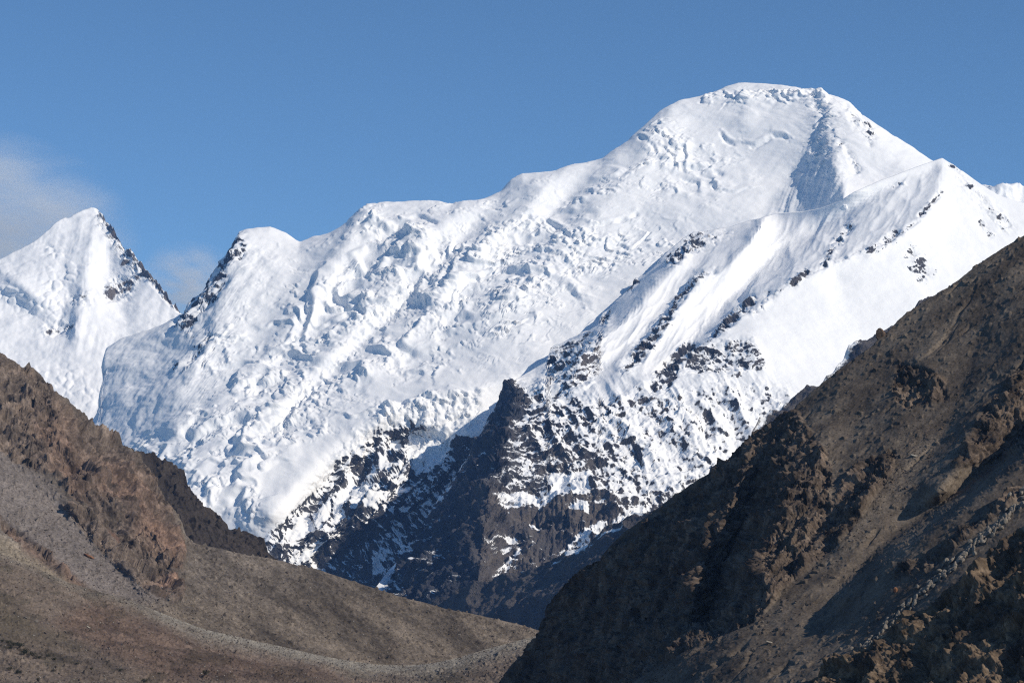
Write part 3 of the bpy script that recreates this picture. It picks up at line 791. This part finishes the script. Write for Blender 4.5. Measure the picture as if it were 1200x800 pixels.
# ------------------------------------------------------------------ moraine in the valley in front
sky_mor = [(-200, 600), (-100, 625), (0, 648), (40, 664), (80, 682), (120, 694), (160, 706), (200, 722), (240, 737), (280, 746), (320, 755), (360, 764), (400, 772), (440, 778), (480, 779), (510, 776), (540, 769), (570, 760), (600, 752), (640, 742), (720, 735)]
mor_lines = [
    [(a, b, 2440 + (a * 0.75 if a > 0 else a * 0.3)) for a, b in sky_mor],
    [(-160, 700, 2300), (0, 720, 2270), (60, 745, 2250), (120, 765, 2270)],
    [(0, 752, 2150), (60, 770, 2140), (200, 800, 2160), (400, 830, 2230)],
    [(-160, 860, 1800), (200, 860, 1850), (460, 860, 2100), (720, 860, 2350)],
]
R_mor = membrane(mor_lines, 1)
T = Terrain(sky_mor, [(-200, 850), (720, 850)], -100, 700, 0.95, 230, lambda a, b: R_mor.get(a, b), 1.2, ((10, 3), (40, 22), (160, 120)), wide=(560, 400))
u, v = T.u, T.v
X = T.X()
h = fbm(X, 90, 4, 801, 0.5) * 7 - 2.0 * sstep(0.3, 0.9, fbm((u * 0.55 - v * 0.7, (u + v) * 0.15, u * 0), 30, 3, 813, ridged=True)) + fbm(X, 18, 5, 803, 0.62) * 1.9 + fbm(X, 5, 3, 805, 0.6) * 0.7 + np.clip(facets(X, 4.5, 806) - 0.2, 0, 1) * 4
T.push(h * sstep(0, 14, T.below + 3)); T.renormal()
pt = fbm(X, 50, 5, 807, 0.6); pw = fbm(X, 14, 4, 809, 0.6)
tone = lerp3((0.080, 0.066, 0.056), (0.160, 0.132, 0.110), np.clip(0.5 + 1.2 * pt + 0.6 * pw, 0, 1))
scrub = sstep(0.08, 0.16, fbm((u * 0.8, v * 2.2, u * 0), 40, 5, 811, 0.6) + 0.10 * sstep(740, 800, v) - 0.05)
tone = tone * (1 - 0.30 * scrub[..., None] * np.array([1.0, 0.92, 1.0], np.float32))
gully = sstep(0.55, 0.8, fbm((u * 0.55 - v * 0.7, (u + v) * 0.15, u * 0), 30, 3, 813, ridged=True))
tone = tone * (1 + 0.30 * gully[..., None])
run = fbm(((v * 0.90 - u * 0.42) * 0.9, (u * 0.90 + v * 0.42) * 0.08, u * 0), 12, 5, 830, 0.62)
tone = tone * (1 + 0.6 * run + 0.5 * fbm(X, 3.5, 3, 831, 0.7))[..., None]
rud = Sheet(3).poly([(110, 702), (200, 735), (300, 765), (420, 790), (480, 800), (200, 800), (120, 765), (60, 730)], 0.7, 12).get(u, v)[..., None]
tone = tone * (1 - rud * np.array([0.10, 0.24, 0.28], np.float32))
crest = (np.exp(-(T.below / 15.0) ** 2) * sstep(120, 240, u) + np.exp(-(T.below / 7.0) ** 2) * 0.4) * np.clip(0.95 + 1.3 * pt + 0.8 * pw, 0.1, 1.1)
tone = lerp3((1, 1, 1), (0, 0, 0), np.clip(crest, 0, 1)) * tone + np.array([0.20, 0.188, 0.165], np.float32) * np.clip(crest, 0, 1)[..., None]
tan = Sheet(4).poly([(-100, 690), (0, 700), (50, 735), (90, 758), (40, 750), (-100, 745)], 0.8, 14).get(u, v)
tone = tone * (1 - tan[..., None]) + np.array([0.092, 0.078, 0.058], np.float32) * tan[..., None]
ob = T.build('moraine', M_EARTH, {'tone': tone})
tag(ob, 'low stony moraine along the valley bottom with a pale grey crest', 'moraine', 'structure')
T_mor = T

# ------------------------------------------------------------------ dark right hillside
sky_right = [(560, 850), (584, 800), (598, 780), (612, 762), (624, 745), (630, 735), (637, 720), (643, 706), (652, 694), (668, 678), (684, 664), (700, 655), (716, 640), (735, 622), (755, 606), (780, 588), (805, 568), (830, 552),
             (855, 538), (870, 520), (890, 506), (910, 494), (930, 478), (950, 462), (975, 442), (1000, 422), (1024, 400), (1040, 388), (1050, 376), (1062, 366), (1080, 352), (1110, 334), (1130, 320), (1150, 304), (1175, 288), (1200, 273), (1260, 235), (1400, 150)]
def D0_right(u, v):
    return 2400.0 + (800 - v) * 1.45 - (u - 600) * 0.84
right_lines = [
    [(584, 800, 640), (643, 706, 460), (700, 655, 320), (780, 588, 170), (855, 538, 70), (930, 478, 15), (1040, 388, 0), (1200, 273, 0), (1360, 180, 0)],
    # ribs (towards the viewer) and gullies between them
    [(766, 604, 150), (745, 640, 160), (738, 680, 170), (732, 720, 190)],
    [(806, 572, 135), (785, 620, 135), (770, 660, 140), (756, 720, 165)],
    [(880, 520, 20), (865, 560, 15), (850, 600, 12), (830, 640, 15), (812, 690, 20), (803, 728, 40)],
    [(900, 510, 20), (888, 560, 40), (874, 610, 65), (856, 650, 80), (838, 700, 90), (828, 735, 90)],
    [(985, 440, -4), (975, 490, -12), (955, 530, -26), (930, 565, -40), (905, 610, -50), (890, 650, -58), (888, 700, -55), (870, 725, -45)],
    [(1015, 430, -2), (1010, 480, -6), (990, 530, -14), (975, 580, -22), (950, 630, -26), (930, 680, -28)],
    [(1100, 360, 0), (1085, 420, -8), (1060, 480, -16), (1035, 530, -24), (1010, 590, -30), (985, 640, -34)],
    [(1150, 390, 10), (1130, 440, 6), (1110, 500, 0), (1070, 560, -10), (1025, 620, -18), (980, 672, -24), (920, 715, -45), (860, 744, -48), (800, 772, -20), (738, 802, 50)],
    [(1230, 400, -8), (1190, 450, -16), (1150, 510, -24), (1120, 550, -30), (1095, 580, -34)],
    [(1260, 430, 24), (1220, 490, 30), (1180, 535, 28), (1130, 575, 22), (1085, 605, 14), (1050, 630, 4), (990, 690, -8), (930, 740, -52), (870, 778, -62), (800, 815, -40)],
    [(1300, 450, -90), (1200, 540, -115), (1140, 590, -122), (1085, 630, -115), (1040, 660, -95), (985, 703, -60)],
    [(620, 850, 560), (700, 850, 180)],
    [(760, 860, -40), (900, 860, -90), (1300, 860, -130)],
]
R_right = membrane(right_lines, 1)
K = 0.6
D_right = lambda a, b: (D0_right(a, b) + R_right.get(a, b)) * K
T = Terrain(sky_right, [(540, 870), (1400, 870)], 562, 1300, 0.9, 560, D_right, 1.0, ((8, 4), (40, 30), (200, 220), (500, 500)), wide=(0, 800))
u, v = T.u, T.v
X = T.X(K, K, K)
cr = Sheet(2, 0.12)
cr.poly([(560, 850), (640, 700), (860, 530), (930, 478), (960, 520), (980, 560), (960, 640), (900, 730), (740, 800), (600, 850)], 1.0, 16)
cr.poly([(1050, 420), (1110, 440), (1110, 470), (1060, 480), (1040, 460)], 0.9, 10)
cr.poly([(1200, 420), (1150, 480), (1110, 550), (1180, 540), (1300, 470)], 0.9, 10)
cr.poly([(1000, 540), (1050, 520), (1050, 560), (980, 660), (930, 690), (930, 640)], 0.8, 10)
cr.stroke([(1200, 580), (1100, 650), (1020, 690)], 10, 0.9)
cr.a -= Sheet(2).poly([(1130, 480), (1090, 500), (1000, 620), (880, 735), (740, 800), (740, 870), (900, 870), (1040, 700), (1060, 640), (1030, 640), (1100, 580)], 0.8, 8).a
cr.a = np.clip(cr.a, 0.03, 1)
CR = cr.get(u, v)
CR = sstep(0.40, 0.62, CR * 0.85 + 0.60 * fbm(((u * 0.70 + v * 0.72) * 0.87, (u - v) * 0.30, X[2] * 0.2), 50, 6, 900, 0.64) + 0.05)          # hard-edged outcrops standing out of the scree
h = CR * (1.2 + fbm(((u * 0.70 + v * 0.72) * 0.87, (u - v) * 0.32, X[1] * 0.3), 46, 6, 901, 0.55, ridged=True) * 9 + facets(X, 30, 902) * 4.5 + facets(X, 12, 903) * 3.6 + facets(X, 5, 904) * 2.0 + fbm(X, 9, 5, 906, 0.65) * 2.0)
h += fbm(X, 130, 5, 910, 0.5) * 9 + fbm(X, 28, 5, 912, 0.6) * 1.5 - (1 - CR) * sstep(0.35, 0.8, fbm(((u * 0.70 + v * 0.72) * 0.9, (u - v) * 0.12, u * 0), 46, 4, 916, 0.5, ridged=True)) * 4.0 + np.clip(facets(X, 7, 914) - 0.36, 0, 1) * 3
fallq = (u * 0.64 + v * 0.76) * 0.9
h += (1 - CR) * (fbm((fallq, (u - v) * 0.1, u * 0), 16, 4, 905, 0.55) * 1.0 + fbm(X, 6, 4, 907, 0.65) * 0.8)
T.push(h * K); T.renormal()
pt = fbm(X, 45, 6, 909, 0.65); pw = fbm(X, 160, 4, 911)
st = fbm((fallq, (u - v) * 0.12, u * 0), 18, 4, 913, 0.6)
rockc = lerp3((0.047, 0.039, 0.034), (0.150, 0.118, 0.094), np.clip(0.45 + 1.3 * pt, 0, 1))
screec = lerp3((0.078, 0.066, 0.056), (0.158, 0.134, 0.110), np.clip(0.45 + 1.5 * st + 0.7 * pw + 0.7 * pt, 0, 1))
kk = CR[..., None]
tone = rockc * (1 + 0.55 * facets(X, 9, 920) + 0.35 * facets(X, 4, 921))[..., None] * kk + screec * (1 - kk)
ob = T.build('dark_hillside', M_NEAR, {'tone': tone})
tag(ob, 'steep dark brown hillside at the right with rock ribs, shadowed gullies and scree chutes', 'hillside', 'structure')
T_right = T

# ------------------------------------------------------------------ nearest rocky spur, bottom right
sky_near = [(880, 860), (920, 810), (960, 785), (985, 765), (1010, 752), (1040, 735), (1060, 720), (1085, 706), (1100, 690), (1130, 672), (1150, 655), (1175, 632), (1200, 612), (1260, 570), (1400, 480)]
T = Terrain(sky_near, [(880, 900), (1400, 900)], 900, 1340, 0.8, 230, lambda a, b: (1480 + (800 - b) * 0.95 - (a - 1000) * 0.72) * K, 1.0, ((5, 3), (25, 22), (120, 130)), wide=(0, 800))
u, v = T.u, T.v
X = T.X(K, K, K)
dd = (u * 0.60 + v * 0.80) * 0.55
h = fbm((dd, (u - v) * 0.16, u * 0), 30, 4, 1001, 0.5, ridged=True) * 9 + fbm(X, 34, 7, 1003, 0.56, ridged=True) * 5 + facets(X, 16, 1004) * 4 + facets(X, 6, 1005) * 1.8 + facets(X, 2.6, 1006) * 0.7 + fbm(X, 8, 4, 1008, 0.6) * 1.5
T.push(h * K * sstep(-8, 8, T.below)); T.renormal()
pt = fbm(X, 25, 5, 1007, 0.6)
tone = lerp3((0.055, 0.042, 0.034), (0.165, 0.125, 0.088), np.clip(0.5 + 1.4 * pt, 0, 1)) * (1 + 0.5 * facets(X, 6, 1010) + 0.3 * facets(X, 2.6, 1011))[..., None]
ob = T.build('rocky_knoll', M_NEAR, {'tone': tone})
tag(ob, 'nearest brown rocky spur in the bottom right corner, half in black shadow', 'rocky spur', 'structure')
T_near = T

# ------------------------------------------------------------------ valley floor sheet
def sheet_mesh(name, x0, x1, y0, y1, z, mat):
    me = bpy.data.meshes.new(name)
    me.from_pydata([(x0, y0, z), (x1, y0, z), (x1, y1, z), (x0, y1, z)], [], [(0, 1, 2, 3)])
    a = me.attributes.new('tone', 'FLOAT_COLOR', 'POINT')
    a.data.foreach_set('color', [0.13, 0.11, 0.09, 1] * 4)
    me.materials.append(mat)
    o = bpy.data.objects.new(name, me); COL.objects.link(o)
    return o
vf = sheet_mesh('valley_floor', -9000, 9000, -2000, 16500, -220.0, M_EARTH)
tag(vf, 'stony valley floor beneath the hillsides', 'ground', 'structure')

# ------------------------------------------------------------------ stones, boulders, shrubs
rng = np.random.default_rng(11)
def stone_shape(seed, sub=2, flat=0.75):
    """one angular stone about 1 m across: unit sphere cut into flat faces"""
    import bmesh
    bm = bmesh.new()
    bmesh.ops.create_icosphere(bm, subdivisions=sub, radius=0.5)
    r = np.random.default_rng(seed)
    cuts = r.normal(size=(9, 3)); cuts /= np.linalg.norm(cuts, axis=1)[:, None]
    lim = r.uniform(0.30, 0.46, 9)
    sc = np.array([r.uniform(0.8, 1.3), r.uniform(0.7, 1.1), flat * r.uniform(0.8, 1.2)])
    for w in bm.verts:
        p = np.array(w.co)
        for c, l in zip(cuts, lim):
            d = p @ c
            if d > l: p = p - c * (d - l)
        p = p + r.normal(size=3) * 0.012
        w.co = p * sc
    vs = np.array([tuple(w.co) for w in bm.verts]); bm.verts.index_update()
    fs = [[w.index for w in f.verts] for f in bm.faces]
    bm.free()
    return vs, fs

def stone_mesh(name, seed, tone, mat, flat=0.75):
    vs, fs = stone_shape(seed, 3, flat)
    me = bpy.data.meshes.new(name)
    me.from_pydata([tuple(p) for p in vs], [], fs)
    a = me.attributes.new('tone', 'FLOAT_COLOR', 'POINT')
    a.data.foreach_set('color', list(tone + (1.0,)) * len(vs))
    me.materials.append(mat)
    return me
M_STONE = earth_material('boulder_rock', 0.35)

def put(name, me, p, size, label, cat, group=None, rot=None, sink=0.2):
    o = bpy.data.objects.new(name, me)
    COL.objects.link(o)
    s3 = size if isinstance(size, tuple) else (size, size, size)
    o.location = (p[0], p[1], p[2] + s3[2] * 0.38 * (1 - sink * 2))
    o.scale = s3
    o.rotation_euler = rot if rot is not None else (rng.uniform(-0.3, 0.3), rng.uniform(-0.3, 0.3), rng.uniform(0, 6.28))
    return tag(o, label, cat, None, group)

shapes = [stone_mesh('boulder', 50 + k, t, M_STONE) for k, t in enumerate(((0.11, 0.10, 0.09), (0.15, 0.14, 0.125), (0.085, 0.07, 0.06), (0.12, 0.095, 0.078), (0.17, 0.155, 0.14)))]
for k in range(70):
    a = rng.uniform(5, 560)
    crest_v = interp(sky_mor, a)
    b = rng.uniform(crest_v + 3, 798)
    p, n = T_mor.at(a, b)
    put('boulder', shapes[k % 5], p, float(rng.uniform(1.8, 3.6)), 'small angular boulder lying among the stones of the valley moraine', 'boulder', 'boulders scattered over the moraine')
for k in range(70):
    a = rng.uniform(10, 590)
    lo = interp(sky_left, a) + 12 if a > 230 else 545 + a * 0.72
    hi = interp(sky_mor, a) - 4
    if hi <= lo + 2: continue
    p, n = T_left.at(a, rng.uniform(lo, hi))
    put('boulder', shapes[(k * 3) % 5], p, float(rng.uniform(2.0, 4.2)), 'angular boulder resting on the grey scree slope below the reddish crags', 'boulder', 'boulders on the left scree slope')
for k in range(46):
    a = rng.uniform(880, 1120)
    b = 735 - (a - 880) * 1.02 + rng.uniform(-16, 26)
    p, n = T_right.at(a, b)
    put('boulder', shapes[(k * 2) % 5], p, float(rng.uniform(0.8, 2.0)), 'dark brown boulder lying in the scree chute of the right hillside', 'boulder', 'boulders in the scree chute')
pale = stone_mesh('pale_boulder', 90, (0.30, 0.285, 0.25), M_STONE, 0.6)
dark_b = stone_mesh('dark_boulder', 91, (0.055, 0.045, 0.04), M_STONE)
red_b = stone_mesh('reddish_boulder', 92, (0.19, 0.10, 0.06), M_STONE, 0.55)
brown_b = stone_mesh('brown_boulder', 93, (0.105, 0.078, 0.06), M_STONE, 0.95)
p, n = T_right.at(1032, 394); put('boulder', brown_b, p, (7.5, 6.5, 9.0), 'rounded brown boulder perched alone on the skyline of the right hillside', 'boulder', None, (0.1, -0.2, 0.5))
p, n = T_mor.at(105, 734); put('boulder', pale, p, (5.5, 3.0, 3.2), 'pale flat slab of stone lying on the dark stony slope at lower left', 'boulder', None, (0.2, 0.5, 0.4))
p, n = T_left.at(104, 652); put('boulder', red_b, p, (13.0, 7.0, 6.0), 'orange brown rock with a shadowed underside alone on the left scree slope', 'boulder', None, (0.1, 0.4, 0.2))
p, n = T_left.at(537, 745); put('boulder', pale, p, 3.6, 'small whitish boulder near the right end of the left scree slope', 'boulder')
p, n = T_right.at(1071, 533); put('boulder', pale, p, (4.2, 3.2, 2.6), 'pale boulder at the head of the scree chute on the right hillside', 'boulder')
p, n = T_right.at(1034, 539); put('boulder', dark_b, p, 4.4, 'black boulder on the lit rock rib left of the scree chute', 'boulder')
p, n = T_right.at(1050, 694); put('boulder', red_b, p, (2.6, 2.4, 5.5), 'reddish upright boulder standing at the edge of the near shadow', 'boulder', None, (0.1, 0.1, 0.8))
p, n = T_right.at(901, 752); put('boulder', pale, p, (4.0, 2.6, 2.2), 'pale grey rock beside a black shadow on the lower right scree', 'boulder', None, (0.0, 0.2, 0.3))

# pale upright slabs of a hard rock layer running down the right hillside
vs_all, fs_all, off = [], [], 0
line = [(1215, 582), (1185, 604), (1150, 636), (1120, 662), (1090, 685), (1060, 712), (1035, 738), (1000, 765)]
for k in range(280):
    t = k / 279.0 * (len(line) - 1)
    i0 = min(int(t), len(line) - 2); f = t - i0
    a = line[i0][0] + (line[i0 + 1][0] - line[i0][0]) * f + rng.normal() * 2.6
    b = line[i0][1] + (line[i0 + 1][1] - line[i0][1]) * f + rng.normal() * 2.4
    if rng.random() < 0.25 * t / 7 + 0.08: continue
    p, n = T_right.at(a, b)
    vs, fs = stone_shape(300 + k, 2, 1.0)
    sz = rng.uniform(0.7, 1.25) * (1.2 - 0.07 * t)
    vs = vs * np.array([rng.uniform(1.4, 2.8), 2.6, rng.uniform(2.6, 5.0)]) * sz
    ang = rng.normal(0.45, 0.3)
    c_, s_ = math.cos(ang), math.sin(ang)
    vs = np.stack([vs[:, 0] * c_ + vs[:, 2] * s_, vs[:, 1], vs[:, 2] * c_ - vs[:, 0] * s_], 1)
    vs_all.append(vs + np.array([p[0], p[1] - 0.6, p[2] + 0.5 * sz])); fs_all += [[q + off for q in f_] for f_ in fs]; off += len(vs)
me = bpy.data.meshes.new('pale_rock_band')
me.from_pydata([tuple(q) for q in np.concatenate(vs_all)], [], fs_all)
me.attributes.new('tone', 'FLOAT_COLOR', 'POINT').data.foreach_set('color', [0.20, 0.182, 0.158, 1.0] * off)
me.materials.append(M_STONE)
ob = bpy.data.objects.new('pale_rock_band', me); COL.objects.link(ob)
tag(ob, 'pale band of upright broken slabs running diagonally down the lower right hillside', 'rock band', 'structure')

# loose stones too many to count
def stones(name, label, places, smin, smax, tones):
    base = [stone_shape(700 + k, 1, 0.75) for k in range(6)]
    V, Fc, C, off = [], [], [], 0
    for k, p in enumerate(places):
        vs, fs = base[k % 6]
        sz = smin + (smax - smin) * rng.random() ** 3
        th = rng.uniform(0, 6.28); c_, s_ = math.cos(th), math.sin(th)
        w = np.stack([vs[:, 0] * c_ - vs[:, 1] * s_, vs[:, 0] * s_ + vs[:, 1] * c_, vs[:, 2]], 1) * sz
        V.append(w + p + np.array([0, 0, sz * 0.15])); Fc.append(np.array(fs) + off); off += len(vs)
        C.append(np.broadcast_to(np.append(np.array(tones[k % len(tones)]) * rng.uniform(0.7, 1.3), 1.0), (len(vs), 4)))
    V = np.concatenate(V).astype(np.float32); Fc = np.concatenate(Fc)
    me = bpy.data.meshes.new(name)
    me.vertices.add(len(V)); me.vertices.foreach_set('co', V.reshape(-1))
    me.loops.add(Fc.size); me.polygons.add(len(Fc))
    me.loops.foreach_set('vertex_index', Fc.reshape(-1).astype(np.int32)); me.polygons.foreach_set('loop_start', (np.arange(len(Fc)) * 3).astype(np.int32))
    me.update()
    me.attributes.new('tone', 'FLOAT_COLOR', 'POINT').data.foreach_set('color', np.concatenate(C).astype(np.float32).reshape(-1))
    me.materials.append(M_STONE)
    o = bpy.data.objects.new(name, me); COL.objects.link(o)
    return tag(o, label, 'stones', 'stuff')
tones = ((0.09, 0.08, 0.072), (0.13, 0.12, 0.105), (0.06, 0.048, 0.042), (0.11, 0.085, 0.07), (0.22, 0.21, 0.19))
pl = []
for k in range(9000):
    a = rng.uniform(-40, 640); b = rng.uniform(interp(sky_mor, a), 812) if k % 3 else interp(sky_mor, a) + abs(rng.normal()) * 9
    pl.append(T_mor.at(a, b)[0])
for k in range(7000):
    a = rng.uniform(-40, 640)
    lo = interp(sky_left, a) + 2 if a > 225 else 545 + a * 0.72
    b = rng.uniform(lo, max(lo + 1, interp(sky_mor, a)))
    pl.append(T_left.at(a, b)[0])
stones('scree_stones', 'grey and brown stones strewn over the moraine and scree at left', pl, 0.5, 2.3, tones)
pl = []
for k in range(9000):
    t = rng.random()
    a = 760 + 340 * t + rng.normal() * 20; b = 800 - 300 * t + rng.normal() * 16
    if k % 2:
        a = rng.uniform(860, 1205); b = interp(sky_right, a) + rng.random() * 260
    pl.append(T_right.at(a, b)[0])
stones('chute_stones', 'brown stones strewn over the scree of the right hillside', pl, 0.25, 1.1, ((0.075, 0.064, 0.054), (0.11, 0.095, 0.08), (0.06, 0.048, 0.04)))

# low dark shrubs
m, n, l, b = new_mat('shrub_leaves')
geo = n.new('ShaderNodeNewGeometry').outputs['Position']
l.new(mixc(n, l, noise(n, l, geo, 1.2, 4), (0.012, 0.016, 0.009, 1), (0.045, 0.05, 0.026, 1)), b.inputs['Base Color'])
b.inputs['Roughness'].default_value = 0.8; b.inputs['Specular IOR Level'].default_value = 0.1
M_LEAF = m
M_WOOD, n, l, b = new_mat('shrub_wood')
b.inputs['Base Color'].default_value = (0.05, 0.038, 0.028, 1); b.inputs['Roughness'].default_value = 0.9
def shrub_mesh(seed):
    r = np.random.default_rng(seed)
    V, Fc = [], []
    clumps = [(r.normal() * 0.30, r.normal() * 0.30, r.uniform(0.18, 0.5), r.uniform(0.16, 0.3)) for _ in range(11)]
    for k in range(1100):
        cx, cy, cz, cr_ = clumps[k % 11]
        d = r.normal(size=3); d /= np.linalg.norm(d)
        c = np.array([cx, cy, cz]) + d * cr_ * r.uniform(0.5, 1.0) ** 0.5
        c[2] = max(c[2], 0.02)
        e1 = r.normal(size=3); e1 /= np.linalg.norm(e1); e2 = np.cross(e1, r.normal(size=3)); e2 /= np.linalg.norm(e2) + 1e-9
        sz = r.uniform(0.02, 0.045)
        i = len(V)
        V += [tuple(c - e1 * sz), tuple(c + e2 * sz * 0.5), tuple(c + e1 * sz), tuple(c - e2 * sz * 0.5)]
        Fc.append((i, i + 1, i + 2, i + 3))
    me = bpy.data.meshes.new('crown'); me.from_pydata(V, [], Fc); me.materials.append(M_LEAF)
    V, Fc = [], []
    for k in range(7):
        cx, cy, cz, _ = clumps[k]
        i = len(V)
        for z, rad, f in ((-0.1, 0.03, 0.0), (cz * 0.5, 0.02, 0.5), (cz, 0.008, 1.0)):
            for q in range(5):
                V.append((cx * f + rad * math.cos(q * 1.2566), cy * f + rad * math.sin(q * 1.2566), z))
        for lv in range(2):
            for q in range(5):
                a0 = i + lv * 5 + q; a1 = i + lv * 5 + (q + 1) % 5
                Fc.append((a0, a1, a1 + 5, a0 + 5))
    mw = bpy.data.meshes.new('branches'); mw.from_pydata(V, [], Fc); mw.materials.append(M_WOOD)
    return me, mw
kinds = [shrub_mesh(k) for k in range(4)]
def shrub(k, a, b, w, label, group):
    p, nn = T_mor.at(a, b)
    root = bpy.data.objects.new('shrub', None); COL.objects.link(root)
    root.location = (p[0], p[1], p[2] - 0.15); root.scale = (w, w, w * rng.uniform(0.7, 0.95)); root.rotation_euler = (0, 0, rng.uniform(0, 6.28))
    tag(root, label, 'shrub', None, group)
    for nm, me in zip(('crown', 'branches'), kinds[k % 4]):
        o = bpy.data.objects.new(nm, me); COL.objects.link(o); o.parent = root
for k, (a, b, w) in enumerate(((3, 750, 5), (9, 752, 6.5), (16, 755, 7), (23, 759, 8), (31, 763, 8), (38, 767, 8), (46, 770, 7), (55, 771, 5.5), (64, 772, 4.5), (12, 758, 6), (27, 766, 6.5))):
    shrub(k, a, b, w, 'dark shrub in the dense clump in a hollow at the bottom left', 'dark shrubs clumped in the hollow')
for k, (a, b, w) in enumerate(((240, 791, 8), (171, 795, 6), (186, 789, 4), (140, 787, 5), (107, 783, 4), (90, 778, 4.5), (12, 785, 6), (20, 788, 6.5), (44, 796, 5), (200, 776, 3), (300, 790, 3.5), (330, 784, 3), (124, 776, 3), (62, 786, 3.5), (270, 775, 3))):
    shrub(k + 1, a, b, w, 'single dark shrub on the stony brown slope of the moraine', 'scattered dark shrubs on the moraine')

# ------------------------------------------------------------------ the air
def box_mesh(name, x0, x1, y0, y1, z0, z1, mat):
    me = bpy.data.meshes.new(name)
    v = [(x, y, z) for z in (z0, z1) for y in (y0, y1) for x in (x0, x1)]
    me.from_pydata(v, [], [(0, 2, 3, 1), (4, 5, 7, 6), (0, 1, 5, 4), (2, 6, 7, 3), (0, 4, 6, 2), (1, 3, 7, 5)])
    me.materials.append(mat)
    o = bpy.data.objects.new(name, me); COL.objects.link(o)
    return o
mh = bpy.data.materials.new('air')
mh.use_nodes = True
mh.node_tree.nodes.clear()
ho = mh.node_tree.nodes.new('ShaderNodeOutputMaterial'); pv = mh.node_tree.nodes.new('ShaderNodeVolumePrincipled')
pv.inputs['Color'].default_value = (0.22, 0.46, 1.0, 1)
pv.inputs['Density'].default_value = 1.25e-5
pv.inputs['Anisotropy'].default_value = 0.0
mh.node_tree.links.new(pv.outputs[0], ho.inputs['Volume'])
hz = box_mesh('haze', -9100, 9100, -2100, 16600, -221.0, 2760, mh)
tag(hz, 'thin blue haze in the air between the near hillsides and the snow mountains', 'haze', 'stuff')

# ------------------------------------------------------------------ wisps of cloud behind the left peak, beyond the haze
mc, n, l, _b = new_mat('cloud_vapour')
n.clear()
out = n.new('ShaderNodeOutputMaterial'); pv = n.new('ShaderNodeVolumePrincipled')
tc = n.new('ShaderNodeTexCoord')
ln = n.new('ShaderNodeVectorMath'); ln.operation = 'LENGTH'; l.new(tc.outputs['Object'], ln.inputs[0])
fall = maprange(n, l, ln.outputs['Value'], 0.05, 1.0, 1.0, 0.0)
mp = n.new('ShaderNodeMapping'); mp.inputs['Rotation'].default_value = (0, 0.6, 0); mp.inputs['Scale'].default_value = (1.0, 1.0, 2.2)
l.new(tc.outputs['Object'], mp.inputs['Vector'])
nz_ = noise(n, l, mp.outputs[0], 2.0, 8, 0.68)
den = math_node(n, l, 'MULTIPLY', fall, maprange(n, l, nz_, 0.40, 0.68, 0.0, 1.0))
l.new(math_node(n, l, 'MULTIPLY', den, 3.6e-3), pv.inputs['Density'])
pv.inputs['Color'].default_value = (1.0, 1.0, 1.0, 1)
pv.inputs['Anisotropy'].default_value = -0.25
l.new(pv.outputs[0], out.inputs['Volume'])
def cloud(a, b, D, sx, sy, sz, label):
    import bmesh
    bm = bmesh.new(); bmesh.ops.create_icosphere(bm, subdivisions=3, radius=1.0)
    me = bpy.data.meshes.new('cloud'); bm.to_mesh(me); bm.free(); me.materials.append(mc)
    o = bpy.data.objects.new('cloud', me); COL.objects.link(o)
    o.location = tuple(point(np.array(float(a)), np.array(float(b)), np.array(float(D)))); o.scale = (sx, sy, sz)
    return tag(o, label, 'cloud', 'stuff')
cloud(-45, 290, 19500, 1550, 1500, 1050, 'thin white wisp of cloud drifting behind the pointed left peak')
cloud(224, 338, 19000, 470, 900, 400, 'small faint puff of cloud in the gap between the two snow mountains')
